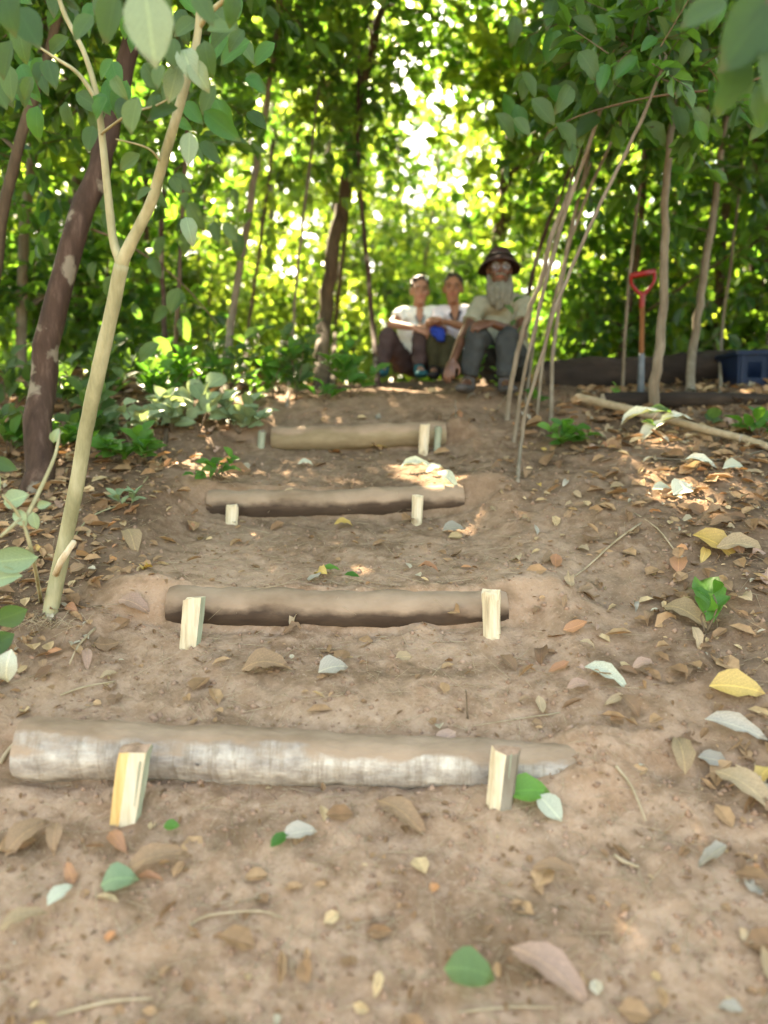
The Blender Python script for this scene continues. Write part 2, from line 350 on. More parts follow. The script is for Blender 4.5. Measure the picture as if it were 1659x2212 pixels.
M_SHAFT = bark('varnished wooden shaft', [(.3, (.13, .052, .018)), (.55, (.19, .082, .03)), (.75, (.26, .13, .055))], 20, (1, 1, .06), .2, .002)
M_STEEL = simple('blue-grey shovel steel', [(.3, (.07, .085, .09)), (.7, (.14, .16, .165))], 12, .6, .2, metallic=.3)
M_CRATE = simple('dark blue plastic', [(.3, (.003, .009, .026)), (.7, (.006, .018, .045))], 6, .35, .1, spec=.25)

def glass():
    m, t, o = new_mat('spectacle lens'); g = N(t, 'ShaderNodeBsdfGlossy'); g.inputs['Roughness'].default_value = .03; g.inputs[0].default_value = (.9, .95, 1, 1)
    tr = N(t, 'ShaderNodeBsdfTransparent'); mx = N(t, 'ShaderNodeMixShader'); mx.inputs[0].default_value = .015
    t.links.new(tr.outputs[0], mx.inputs[1]); t.links.new(g.outputs[0], mx.inputs[2]); t.links.new(mx.outputs[0], o.inputs[0]); return m
M_LENS = glass()

# ------------------------------------------------------------------ the ground
def spaced(a, b, fine0, fine1, df, growth=1.12):
    mid = list(np.arange(fine0, fine1, df)); s = df; x = mid[-1]; up = []
    while x < b: s *= growth; x += s; up.append(x)
    s = df; x = mid[0]; dn = []
    while x > a: s *= growth; x -= s; dn.append(x)
    return np.array(dn[::-1] + mid + up)
gx = spaced(-70, 70, -1.7, 1.9, .0125); gy = spaced(-45, 110, 1.35, 5.2, .0125)
XX, YY = np.meshgrid(gx, gy); ZZ = ground_z(XX, YY)
nx, ny = len(gx), len(gy); I = (np.arange(ny - 1)[:, None] * nx + np.arange(nx - 1)[None, :]).ravel()
gF = np.stack([I, I + 1, I + nx + 1, I + nx], -1)
side = np.maximum(sst(.62, 1.15 + .7 * (XX > 0), np.abs(XX + .15 + .25 * (vn(XX * 0, YY * 1.5, 21) - .5)) - .12 * sst(3, 2, YY)), sst(4.9, 5.5, YY))
side = np.where(YY < 2.3, side * sst(1.6, 2.4, YY) * .8, side)
side = side * (.55 + .45 * vn(XX * 5, YY * 5, 22))
side = np.maximum(side, .58 * sst(2.9, 4.2, YY) * (.6 + .5 * vn(XX * 3, YY * 3, 23)))  # upper treads darkened in colour, standing in for light falling off upslope
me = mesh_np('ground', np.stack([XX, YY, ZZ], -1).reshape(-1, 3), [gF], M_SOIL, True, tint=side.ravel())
tag(link('ground', me), kind='structure')

# ------------------------------------------------------------------ leaves
def leaf_template(seg=2, curl=.0, wav=0.0, seed=0, point=1.0):
    """outline of a pointed leaf along +x, folded at the midrib; returns V, F, uv"""
    r = random.Random(seed); V = []; uv = []; k = seg + 1
    for i in range(k + 1):
        x = i / k; wd = math.sin(math.pi * min(1, x ** .85 * 1.0)) ** .8 * .5 if 0 < i < k else 0
        z = -curl * (x - .4) ** 2 + curl * .16
        for s in (-1, 0, 1):
            if (i in (0, k)) and s != 0: continue
            dz = .28 * wd * (1 if s else 0) + (wav * (r.random() - .5) if s else 0)
            V.append((x, s * wd * (1 + wav * (r.random() - .5)), z + dz)); uv.append((x, s * wd))
    Q = []; T = []
    T += [(0, 1, 2), (0, 2, 3)]
    for i in range(seg - 1):
        a = 1 + 3 * i; b = a + 3; Q += [(a, b, b + 1, a + 1), (a + 1, b + 1, b + 2, a + 2)]
    a = 1 + 3 * (seg - 1); e = a + 3; T += [(a, e, a + 1), (a + 1, e, a + 2)]
    return np.array(V), [np.array(T), np.array(Q).reshape(-1, 4)] if Q else [np.array(T)], np.array(uv)
SMALLV = np.array([(0, 0, 0), (.32, .5, .12), (.72, .42, .10), (1, 0, -.06), (.72, -.42, .10), (.32, -.5, .12)])
SMALLF = np.array([(0, 3, 2, 1), (0, 5, 4, 3)])
def unit(a): return a / np.maximum(np.linalg.norm(a, axis=-1, keepdims=True), 1e-9)
def leaves_arrays(P, D, Nn, L, Wd, tint):
    """many small leaves as one vertex block"""
    D = unit(D); S = unit(np.cross(Nn, D)); Nn = np.cross(D, S)
    t = SMALLV[None]; V = P[:, None] + L[:, None, None] * (t[..., 0:1] * D[:, None] + t[..., 1:2] * Wd[:, None, None] * S[:, None] + t[..., 2:3] * Nn[:, None])
    F = SMALLF[None] + (np.arange(len(P)) * 6)[:, None, None]
    return V.reshape(-1, 3), F.reshape(-1, 4), np.repeat(tint, 6)

def crown(blobs, leaf=.12, per=9, rng=RNG, droop=.25):
    """blobs: (centre, radii, number of leaves) -> leaf arrays and twig segments"""
    Ps, Ds, Ns, Ls, Ws, Ts, TW = [], [], [], [], [], [], []
    for c, r, n in blobs:
        k = max(1, int(n / per)); c = np.array(tuple(c)); r = np.array(r if hasattr(r, '__len__') else (r, r, r))
        q = unit(rng.normal(size=(k, 3))) * (rng.random((k, 1)) ** .42)
        lump = .72 + .45 * rng.random((k, 1)); q = q * lump
        base = c + q * r
        td = unit(q * .8 + rng.normal(size=(k, 3)) * .55 + np.array([0, 0, .1])); tl = rng.uniform(.6, 1.5, k) * leaf * 2.6
        TW.append((base, base + td * tl[:, None]))
        u = rng.random((k, per)); pos = base[:, None] + td[:, None] * (u * tl[:, None])[..., None]
        side = unit(rng.normal(size=(k, per, 3)))
        d = unit(td[:, None] * .8 + side * .9 + np.array([0, 0, -droop]))
        nn = unit(rng.normal(size=(k, per, 3)) * .55 + np.array([0, 0, 1.0]))
        Ps.append(pos.reshape(-1, 3)); Ds.append(d.reshape(-1, 3)); Ns.append(nn.reshape(-1, 3))
        m = k * per; Ls.append(rng.uniform(.6, 1.25, m) * leaf); Ws.append(rng.uniform(.42, .62, m))
        tt = np.repeat(rng.uniform(0, .7, k), per) + rng.uniform(-.15, .25, m); Ts.append(np.clip(tt, 0, 1))
    P, D, Nn, L, Wd, T = map(np.concatenate, (Ps, Ds, Ns, Ls, Ws, Ts))
    V, F, T = leaves_arrays(P, D, Nn, L, Wd, T)
    a = np.concatenate([x[0] for x in TW]); b = np.concatenate([x[1] for x in TW])
    return V, F, T, a, b
GAPS = [(G(905, 1022), .15), (G(960, 1035), .12), (G(1465, 1062), .16), (G(1560, 1030), .13), (G(1400, 1000), .08), (G(520, 890), .13), (G(905, 838), .17), (G(850, 838), .12), (G(600, 1235), .05), (G(140, 975), .10), (W(858, 672, 6.42), .13), (W(905, 600, 6.4), .13), (W(1010, 660, 6.4), .08), (W(1500, 700, 5.7), .07), (W(1400, 905, 4.4), .14)]
def cut_gaps(V, F, T):
    L = V.reshape(-1, 6, 3); c = L.mean(1); keep = np.ones(len(c), bool); d = np.array(tuple(sd))
    for p, r in GAPS:
        q = c - np.array(tuple(p)); t = q @ d; dist = np.linalg.norm(q - t[:, None] * d, axis=1); keep &= ~((dist < r) & (t > .35))
    n = int(keep.sum()); V = L[keep].reshape(-1, 3); F = (SMALLF[None] + (np.arange(n) * 6)[:, None, None]).reshape(-1, 4); return V, F, T.reshape(-1, 6)[keep].ravel()
def twigs_mesh(a, b, r):
    k = len(a); d = unit(b - a); u = unit(np.cross(d, np.array([.3, .2, .93]))); v = np.cross(d, u); V = []
    for (p, rr) in ((a, r), (b, r * .35)):
        for j in range(3):
            an = j * 2.094; V.append(p + (u * math.cos(an) + v * math.sin(an)) * rr)
    V = np.stack(V, 1); j = np.array([(0, 1, 4, 3), (1, 2, 5, 4), (2, 0, 3, 5)]); F = j[None] + (np.arange(k) * 6)[:, None, None]
    return V.reshape(-1, 3), F.reshape(-1, 4)

def tree(name, label, cat, path, radii, mat, blobs=(), leaf=.12, leafmat=None, group=None, n=8, limbs=True, seed=0, sub=4, extra=(), knob=.06):
    path = [Vector(p) for p in path]; base = path[0].copy(); rt = root(name, base, label, cat, group)
    random.seed(seed + 100); rg = np.random.default_rng(seed + 5)
    sp = smooth_path(path, sub); rr = lerp_list(radii, len(sp))
    amp = rr[0] * .25
    sp = [p + Vector((random.uniform(-amp, amp), random.uniform(-amp, amp), 0)) * (1 if 0 < i < len(sp) - 1 else 0) for i, p in enumerate(sp)]
    m = MB(); m.tube([sp[0] - Vector((0, 0, .12))] + sp, [rr[0] * 1.15] + [rr[0] * 1.04] + rr[1:], n, knob); m.build('trunk', mat, rt)
    for (bp, br) in extra:
        q = smooth_path(bp, 3); m = MB(); m.tube(q, lerp_list(br, len(q)), max(6, n - 2), knob); m.build('branch', mat, rt)
    if blobs:
        if limbs:
            for (c, r, k) in blobs:
                c = Vector(c); j = min(range(len(sp)), key=lambda i: (sp[i] - c).length + (0.0 if sp[i].z < c.z else 2)); s = sp[j]
                mid = (s + c) / 2 + Vector((random.uniform(-.1, .1), random.uniform(-.1, .1), random.uniform(-.05, .15)))
                q = smooth_path([s, mid, c], 3); m = MB(); m.tube(q, lerp_list([max(rr[j] * .5, .006), .004], len(q)), 5, .05); m.build('branch', mat, rt)
        V, F, T, a, b = crown(blobs, leaf, rng=rg); V, F, T = cut_gaps(V, F, T)
        off = np.array(tuple(base))
        o = link('crown', mesh_np('crown', V - off, [F], leafmat or M_FOREST, False, tint=T), rt); o['kind'] = 'stuff'
        V, F = twigs_mesh(a, b, leaf * .028); o = link('twigs', mesh_np('twigs', V - off, [F], M_TWIG, True), rt); o['kind'] = 'stuff'
    return rt

def rise(path, seed=0):
    return path

# ---- the named trees and stems. Points are (photo x, photo y, metres forward)
def P3(L, y0=None): return [W(*p) for p in L]
def gtop(px, py, rest): g = G(px, py); return [g] + [W(*p) for p in rest]

# dark reddish trunk on the left
tree('forest_tree', 'thick dark reddish-brown trunk leaning right behind the pale forked sapling', 'tree',
     gtop(75, 1052, [(92, 850, 3.95), (125, 650, 4.0), (185, 440, 4.1), (235, 290, 4.2), (280, 130, 4.3), (330, -60, 4.4), (380, -420, 4.7)]),
     [.072, .066, .062, .058, .053, .048, .043, .03], M_BARK_DARK,
     blobs=[((-1.3, 5.0, 3.4), (1.3, 1.2, .7), 2600), ((-2.4, 4.7, 2.9), (1.0, 1.1, .8), 1500), ((-.4, 5.6, 4.2), (1.2, 1.1, .6), 2200)], leafmat=M_SHADE, n=12, seed=1, leaf=.13)
tree('forest_tree', 'slim dark brown trunk leaning right at the left edge of the photo', 'tree',
     [G(-40, 1000)] + P3([(-25, 700, 4.3), (15, 420, 4.3), (60, 250, 4.3), (105, 110, 4.4), (150, -60, 4.5)]),
     [.035, .032, .03, .028, .026, .022], M_BARK_MID, blobs=[(tuple(W(60, 60, 4.6)), (.9, .7, .5), 700), (tuple(W(-60, 330, 4.9)), (.6, .6, .6), 450)], leafmat=M_SHADE, seed=2)
tree('forest_tree', 'tall dark brown trunk in the middle of the thicket left of the seated people', 'tree',
     gtop(692, 838, [(700, 700, 7.0), (718, 560, 7.0), (738, 440, 7.1), (758, 340, 7.1), (775, 250, 7.2), (800, 120, 7.3), (835, -40, 7.4), (870, -300, 7.8)]),
     [.064, .064, .060, .054, .05, .045, .04, .036, .026], M_BARK_MID,
     blobs=[((-.2, 7.0, 4.9), (1.6, 1.3, .6), 2400), (tuple(W(770, 60, 7.0)), (.5, .5, .5), 380), (tuple(W(830, 150, 7.2)), (.45, .5, .4), 260), (tuple(W(750, 330, 7.0)), (.3, .3, .3), 90), (tuple(W(640, 70, 8.0)), (.9, .6, .5), 560), (tuple(W(900, 70, 8.0)), (.8, .6, .45), 520), (tuple(W(1040, 110, 8.4)), (.6, .6, .35), 340), (tuple(W(560, 200, 8.2)), (.5, .5, .5), 260)], leafmat=M_SHADE, seed=3,
     extra=[(P3([(762, 330, 7.1), (720, 240, 7.2), (690, 130, 7.3)]), [.03, .012])])
tree('slender_tree', 'thin dark stem rising just right of the tall middle trunk', 'tree',
     gtop(816, 835, [(806, 700, 6.6), (790, 540, 6.6), (778, 400, 6.7), (772, 250, 6.7), (776, 80, 6.8)]), [.024, .022, .02, .018, .016, .012], M_BARK_DARK,
     blobs=[(tuple(W(770, 230, 6.8)), (.4, .4, .5), 160)], seed=4, leafmat=M_SHADE)
tree('slender_tree', 'pale grey thin stem with a long straight lean left of the middle trunk', 'tree',
     gtop(478, 900, [(495, 740, 5.9), (520, 560, 6.0), (545, 400, 6.0), (568, 260, 6.1), (592, 110, 6.1), (612, -40, 6.2)]), [.036, .03, .028, .026, .024, .02, .016], M_BARK_GREY,
     blobs=[(tuple(W(600, 60, 6.3)), (.55, .5, .4), 330)], seed=5, leafmat=M_SHADE)
for i, (pts, r, mt, lb) in enumerate([
    ([(620, 878), (628, 760, 6.2), (640, 620, 6.3), (655, 470, 6.3), (672, 330, 6.4), (690, 180, 6.4)], .013, M_BARK_GREY, 'whitish thin stem standing in the leaves left of the middle trunk'),
    ([(352, 985), (372, 820, 5.0), (385, 640, 5.0), (392, 500, 5.1), (400, 350, 5.1), (410, 180, 5.2)], .014, M_BARK_MID, 'brown thin crooked stem rising over the pale broad-leaved plant'),
    ([(527, 850), (535, 720, 6.8), (552, 600, 6.8), (570, 470, 6.9), (590, 300, 6.9)], .015, M_BARK_MID, 'short brown stem in the thicket right of the long grey leaning stem'),
    ([(718, 845), (724, 720, 7.8), (735, 600, 7.8), (750, 470, 7.9), (772, 300, 7.9)], .022, M_BARK_MID, 'slim brown stem standing directly behind the middle trunk'),
    ([(368, 880), (352, 640, 5.6), (350, 470, 5.6), (362, 300, 5.7)], .018, M_BARK_DARK, 'dark stem in the shade between the forked sapling and the grey stem'),
    ([(1190, 905), (1194, 780, 5.0), (1210, 640, 5.0), (1228, 520, 5.1), (1262, 380, 5.1), (1290, 210, 5.2)], .013, M_BARK_GREY, 'thin stem standing right of the slanted bare stems by the old man'),
    ([(1345, 850), (1352, 700, 5.4), (1364, 560, 5.4), (1380, 420, 5.5), (1398, 250, 5.5)], .011, M_BARK_GREY, 'very thin stem just left of the red-handled shovel'),
    ([(1556, 850), (1560, 720, 6.2), (1580, 560, 6.2), (1600, 380, 6.3), (1625, 200, 6.3)], .012, M_BARK_GREY, 'thin stem beside the dark blue crate'),
    ([(1112, 780), (1140, 640, 6.0), (1178, 500, 6.0), (1222, 390, 6.1), (1262, 270, 6.1), (1300, 120, 6.2)], .016, M_BARK_DARK, 'dark reddish stem slanting up from behind the old man shoulder'),
]):
    p = [G(*pts[0])] + [W(*q) for q in pts[1:]]
    top = p[-1]; tree('slender_tree', lb, 'tree', p, [r * 1.1] + [r] * (len(p) - 2) + [r * .6], mt, blobs=[(tuple(top), (.45, .4, .4), 200), (tuple(p[-2]), (.35, .3, .3), 70)], seed=20 + i, n=7, leafmat=(M_SHADE if i in (1, 4, 5, 6, 7, 8) else M_FOREST))
tree('forest_tree', 'brown trunk rising straight behind the hat of the old man', 'tree',
     gtop(1068, 826, [(1074, 700, 8.0), (1078, 560, 8.0), (1088, 450, 8.0), (1100, 350, 8.1), (1120, 220, 8.2), (1150, 60, 8.3), (1180, -100, 8.5)]),
     [.085, .08, .072, .068, .062, .055, .045, .035], M_BARK_MID,
     blobs=[(tuple(W(1180, 120, 7.8)), (.9, .8, .7), 1300), (tuple(W(1100, 60, 8.6)), (.9, .8, .6), 700), (tuple(W(1210, 330, 7.6)), (.55, .6, .55), 600)], leafmat=M_SHADE, seed=6)

# the slanted bare stems on the right of the path
for i, (b, pts, r, lb) in enumerate([
    ((1095, 905), [(1112, 790, 4.75), (1140, 680, 4.7), (1172, 600, 4.65), (1188, 520, 4.6), (1236, 400, 4.6)], .0150, 'leftmost and stoutest slanted stem beside the old man, snapped off at the top'),
    ((1110, 950), [(1130, 820, 4.5), (1160, 690, 4.45), (1185, 590, 4.4), (1215, 480, 4.4), (1252, 370, 4.35), (1300, 230, 4.3), (1330, 80, 4.3)], .0112, 'slanted greyish stem in the middle of the leaning trio beside the old man'),
    ((1118, 1045), [(1126, 960, 4.1), (1138, 880, 4.1), (1168, 780, 4.1), (1195, 680, 4.05), (1235, 580, 4.05), (1278, 480, 4.0), (1322, 390, 4.0), (1385, 260, 4.0), (1440, 120, 4.0)], .0098, 'thin wavy slanted stem rooted nearest to the camera on the right of the path'),
]):
    p = [G(*b)] + [W(*q) for q in pts]
    bl = [(tuple(p[-1]), (.5, .45, .35), 330)] if i else []
    tree('slender_tree', lb, 'tree', p, [r * 1.15] + [r] * (len(p) - 2) + [r * .7], [M_BARK_GREY, M_BARK_GREY, M_BARK_GREY][i], blobs=bl, seed=40 + i, n=8, leafmat=M_SHADE, knob=.1)
for i, (b, pts, r, lb) in enumerate([
    ((1160, 900), [(1175, 760, 5.0), (1205, 620, 4.95), (1246, 480, 4.9), (1300, 350, 4.85), (1368, 210, 4.8), (1420, 90, 4.8)], .0105, 'fine brown slanted stem right behind the leaning trio'),
    ((1135, 885), [(1150, 760, 5.3), (1172, 640, 5.3), (1200, 520, 5.25), (1240, 370, 5.2), (1290, 190, 5.2)], .011, 'fine straight stem rising through the shoulder of the leaning trio')]):
    tree('slender_tree', lb, 'tree', [G(*b)] + [W(*q) for q in pts], [r] * (len(pts)) + [r * .6], M_BARK_GREY, blobs=[(tuple(W(*pts[-1])), (.4, .35, .3), 160)], seed=60 + i, n=7, leafmat=M_SHADE)
tree('slender_tree', 'pale brown straight pole-like stem standing between the shovel and the crate', 'tree',
     gtop(1410, 892, [(1418, 800, 4.85), (1430, 690, 4.85), (1437, 560, 4.85), (1436, 440, 4.9), (1448, 300, 4.9), (1466, 170, 4.9), (1480, -30, 5.0), (1490, -300, 5.2)]),
     [.036, .032, .028, .026, .024, .022, .019, .016, .01], M_BARK_GREY, blobs=[(tuple(W(1470, 40, 4.9)), (.8, .6, .45), 900), (tuple(W(1390, 120, 5.0)), (.45, .45, .35), 380)], leafmat=M_SHADE, seed=7, n=10)
tree('slender_tree', 'brown slim stem behind the front fallen log right of the pole-like stem', 'tree',
     gtop(1488, 855, [(1498, 760, 5.7), (1510, 660, 5.7), (1525, 560, 5.7), (1545, 430, 5.8), (1562, 300, 5.8), (1580, 130, 5.9), (1590, -80, 6.0)]),
     [.036, .032, .03, .028, .026, .022, .02, .014], M_BARK_GREY, blobs=[(tuple(W(1580, 130, 5.8)), (.8, .7, .55), 900), (tuple(W(1610, 330, 5.9)), (.5, .5, .5), 420)], leafmat=M_SHADE, seed=8)

# deeper trees: sunlit thicket (shared label groups)
def bg_tree(px, Y, lean, h, r, nb, leaves, rad, leaf, label, group, mat, seed, zlo=.8, flat=1.0):
    rr = random.Random(seed); x = (px - CX) / FPX * Y; z = float(ground_z(x, Y)); P = []
    for k in range(6):
        f = k / 5; P.append((x + lean * h * f + rr.uniform(-.08, .08) * (1 if k else 0), Y + rr.uniform(-.1, .1), z + h * f))
    bl = []
    for k in range(nb):
        hz = z + rr.uniform(zlo, h); f = (hz - z) / h
        if .015 < x / Y < .13 and .30 < hz / Y < .42 and k % 4: continue
        bl.append(((x + lean * h * f + rr.uniform(-.8, .8), Y + rr.uniform(-.7, .7), hz), (rad * rr.uniform(.7, 1.2), rad * rr.uniform(.6, 1.1), rad * rr.uniform(.45, .9) * flat), int(leaves * rr.uniform(.6, 1.3))))
    return tree('thicket_tree', label, 'tree', P, [r, r * .9, r * .8, r * .65, r * .5, r * .3], M_BARK_MID if seed % 2 else M_BARK_GREY, blobs=bl, leaf=leaf, leafmat=mat, group=group, seed=seed, n=7, sub=2)
rr = random.Random(3)
k = 200
WHERE = {'sun': ('sunlit slender tree of the thicket, ', {(300, 12): 'seen through the fork of the pale sapling', (420, 9.8): 'nearest one left of the long grey leaning stem', (500, 13): 'directly behind the long grey leaning stem', (590, 10.8): 'just right of the long grey leaning stem', (660, 14): 'deep one seen left of the middle trunk', (720, 11.8): 'directly behind the middle trunk', (830, 13.5): 'right of the thin dark stem', (900, 10.8): 'short one above the head of the leftmost man', (960, 14.5): 'low one below the white gap of sky', (1010, 12): 'between the middle man and the hat', (1090, 13.5): 'behind the straight trunk above the hat', (250, 14): 'farthest left, behind the dark reddish trunk', (560, 15.5): 'deep one behind the whitish thin stem', (800, 16): 'deep one behind the thin dark stem', (1000, 17): 'deepest one under the white gap of sky', (1180, 15): 'deep one behind the slanted bare stems', (1280, 12.5): 'behind the tops of the slanted bare stems', (400, 16): 'deep one right of the pale sapling'}),
  'L': ('shaded dark-leaved thin tree, ', {(-120, 6.4): 'nearest at the left edge', (60, 6.0): 'just left of the dark reddish trunk', (180, 7.2): 'just behind the dark reddish trunk', (-40, 8.5): 'second row at the left edge', (320, 7.8): 'behind the right arm of the pale sapling', (120, 9.5): 'deep behind the foot of the dark reddish trunk', (-200, 10): 'deepest at the left edge'}),
  'R': ('shaded dark-leaved thin tree, ', {(1240, 8.0): 'right behind the slanted bare stems', (1330, 6.9): 'left of the red-handled shovel', (1430, 8.2): 'behind the pale pole-like stem', (1540, 7.2): 'left of the blue crate', (1640, 6.6): 'just behind the blue crate', (1740, 8.0): 'at the right edge over the crate', (1500, 10): 'deep between pole-like stem and crate', (1360, 10.5): 'deep behind the shovel', (1700, 10.5): 'deep at the right edge', (1850, 7): 'entering from beyond the right edge'}),
  'S': ('low leafy shrub, ', {(-60, 6.2): 'at the left edge', (90, 7.4): 'behind the foot of the dark reddish trunk', (230, 6.6): 'behind the trunk of the pale sapling', (330, 8.6): 'behind the pale leafy plant on the left', (450, 8.0): 'behind the foot of the grey leaning stem', (560, 9.2): 'right of the foot of the grey leaning stem', (650, 8.6): 'left of the foot of the middle trunk', (760, 9.4): 'right of the foot of the middle trunk', (850, 10): 'behind the leftmost seated man', (960, 10.5): 'behind the middle seated man', (1060, 10): 'directly behind the old man', (1160, 8.6): "behind the old man's elbow", (1250, 7.2): 'behind the left end of the dark fallen log', (1340, 8.0): 'behind the shovel', (1440, 7.0): 'behind the pale pole-like stem', (1550, 7.8): 'left of and behind the blue crate', (1660, 7.6): 'behind the blue crate', (520, 11.5): 'deep between grey stem and middle trunk', (740, 12): 'deep behind the middle trunk'})}
def where(c, px, Y): return WHERE[c][0] + WHERE[c][1][(px, Y)]
# bright centre: thin crowns far enough back to be struck by the sun
for px, Y in [(300, 12), (420, 9.8), (500, 13), (590, 10.8), (660, 14), (720, 11.8), (830, 13.5), (900, 10.8), (960, 14.5), (1010, 12), (1090, 13.5), (250, 14), (560, 15.5), (800, 16), (1000, 17), (1180, 15), (1280, 12.5), (400, 16)]:
    k += 1; gap = 820 < px < 1020
    bg_tree(px, Y, rr.uniform(-.02, .12), rr.uniform(5.0, 6.5) if not gap else 4.5, rr.uniform(.03, .07), 9, 330, .85, .12,
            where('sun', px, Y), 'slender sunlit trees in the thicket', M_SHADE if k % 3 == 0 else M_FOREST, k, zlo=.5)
# darker flanks
for px, Y in [(-120, 6.4), (60, 6.0), (180, 7.2), (-40, 8.5), (320, 7.8), (120, 9.5), (-200, 10)]:
    k += 1
    bg_tree(px, Y, rr.uniform(0, .12), rr.uniform(4.5, 5.5), rr.uniform(.03, .05), 8, 300, .75, .155,
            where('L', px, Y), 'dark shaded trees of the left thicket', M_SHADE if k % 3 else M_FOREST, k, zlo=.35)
for px, Y in [(1240, 8.0), (1330, 6.9), (1430, 8.2), (1540, 7.2), (1640, 6.6), (1740, 8.0), (1500, 10), (1360, 10.5), (1700, 10.5), (1850, 7)]:
    k += 1
    bg_tree(px, Y, rr.uniform(-.02, .1), rr.uniform(4.5, 5.5), rr.uniform(.03, .05), 8, 300, .75, .155,
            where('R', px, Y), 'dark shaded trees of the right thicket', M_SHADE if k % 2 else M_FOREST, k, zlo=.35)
# low shrubs that close the view near the ground
for px, Y in [(-60, 6.2), (90, 7.4), (230, 6.6), (330, 8.6), (450, 8.0), (560, 9.2), (650, 8.6), (760, 9.4), (850, 10), (960, 10.5), (1060, 10), (1160, 8.6), (1250, 7.2), (1340, 8.0), (1440, 7.0), (1550, 7.8), (1660, 7.6), (520, 11.5), (740, 12)]:
    k += 1; x = (px - CX) / FPX * Y; z = float(ground_z(x, Y)); h = rr.uniform(.7, 1.3)
    bl = [((x + rr.uniform(-.5, .5), Y + rr.uniform(-.3, .3), z + rr.uniform(.25, h)), (.55, .45, .4), 230) for _ in range(3)]
    tree('shrub', where('S', px, Y), 'shrub', [(x, Y, z), (x + .03, Y, z + h * .5), (x + .08, Y, z + h)], [.02, .014, .006], M_BARK_MID, blobs=bl, leaf=.11,
         leafmat=M_FOREST if 350 < px < 1150 else M_SHADE, group='low shrubs at the foot of the thicket', seed=k, n=6, sub=2)
# far wood that reads as one mass
rg = np.random.default_rng(77); bl = []
for i in range(270):
    Y = rg.uniform(18, 28); x = rg.uniform(-.7, .7) * Y; z0 = float(ground_z(x, Y)); zz = z0 + rg.uniform(0, .56 * Y) * (1 if i % 3 else .3)
    if .01 < x / Y < .13 and .30 < zz / Y < .43: continue
    bl.append(((x, Y, zz), (2.2, 1.6, 1.5), 380))
V, F, T, a, b = crown(bl, .27, rng=rg)
o = link('distant_wood', mesh_np('distant_wood', V, [F], M_FOREST, False, tint=T)); tag(o, 'mass of sunlit foliage far behind the thicket', 'woodland', kind='stuff')

# unseen tree added so that its crown shades the steps from sun and sky
tree('added_shade_tree', 'unseen tree added above the frame so that its high crown shades the steps', 'tree',
     [(3.6, 7.4, .6), (3.4, 7.2, 3), (2.8, 6.8, 5.0), (1.5, 6.2, 6.0), (.3, 5.6, 6.3)], [.13, .11, .09, .06, .03], M_BARK_MID,
     blobs=[((-1.2, 4.3, 4.2), (1.6, 1.2, .6), 3200), ((.6, 4.4, 4.4), (1.6, 1.2, .6), 3200), ((2.2, 4.8, 4.0), (1.4, 1.4, .7), 2600), ((-.4, 3.4, 3.4), (1.2, .7, .4), 1200), ((1.0, 6.0, 5.0), (1.6, 1.2, .6), 2200), ((-2.6, 4.4, 4.0), (1.2, 1.4, .7), 1800), ((-2.2, 7.4, 5.3), (1.5, 1.3, .6), 2800), ((-3.6, 6.8, 4.9), (1.3, 1.3, .6), 2000), ((-.7, 8.6, 6.1), (1.7, 1.3, .7), 2600), ((.5, 7.4, 5.6), (1.5, 1.2, .6), 2400), ((2.2, 7.6, 5.6), (1.3, 1.2, .6), 1600), ((0, 3.0, 4.6), (1.6, 1.2, .5), 1800), ((-1.8, 2.6, 4.6), (1.3, 1.2, .6), 1300), ((2.0, 2.8, 4.4), (1.3, 1.2, .6), 1300)],
     leaf=.15, leafmat=M_SHADE, seed=9)

for sx, nm in ((-1, 'left'), (1, 'right')):  # unseen flank trees added to keep side sky light off the steps
    tree('added_shade_tree', 'unseen bushy tree added outside the %s edge to block sky light from the steps' % nm, 'tree', [(sx * 3.6, 3.4, -.4), (sx * 3.5, 3.4, 1.2), (sx * 3.3, 3.4, 3.4)], [.08, .07, .04], M_BARK_MID,
         blobs=[((sx * 3.9, 2.2, .6), (.7, 1.1, .8), 1100), ((sx * 3.9, 4.2, .9), (.6, .9, .8), 900), ((sx * 3.7, 3.0, 2.1), (.9, 1.4, .8), 1700), ((sx * 3.2, 3.6, 3.4), (1.1, 1.3, .7), 1700), ((sx * 3.8, 1.0, 1.6), (.7, 1.0, 1.0), 1200)], leaf=.14, leafmat=M_SHADE, seed=90 + sx)

# ------------------------------------------------------------------ single big leaves
TEMPL = [leaf_template(5, c, wv, s) for (c, wv, s) in [(.15, .06, 1), (.5, .1, 2), (-.4, .12, 3), (.9, .15, 4), (.25, .25, 5), (1.2, .4, 6), (-.6, .5, 7)]]
def leaf_mesh(kind, mat, tint, width=.5):
    V, F, uv = TEMPL[kind]; V = V * np.array([1, width * 1.05, 1])
    return mesh_np('leaf', V, F, mat, True, tint=np.full(len(V), tint), uv=uv)
LM = {}
def get_leaf(kind, mat, tint, width=.5):
    key = (kind, mat.name, round(tint, 1), width)
    if key not in LM: LM[key] = leaf_mesh(kind, mat, round(tint, 1), width)
    return LM[key]
def frame(D, Nn):
    D = Vector(D).normalized(); S = Vector(Nn).cross(D).normalized(); n = D.cross(S)
    return Matrix((D, S, n)).transposed()
def put_leaf(name, me, base, D, Nn, L, parent=None):
    o = link(name, me, parent); M = frame(D, Nn).to_4x4() @ Matrix.Scale(L, 4)
    off = parent.matrix_basis.translation if parent is not None else Vector((0, 0, 0))
    M.translation = Vector(base) - off
    o.matrix_basis = M; return o
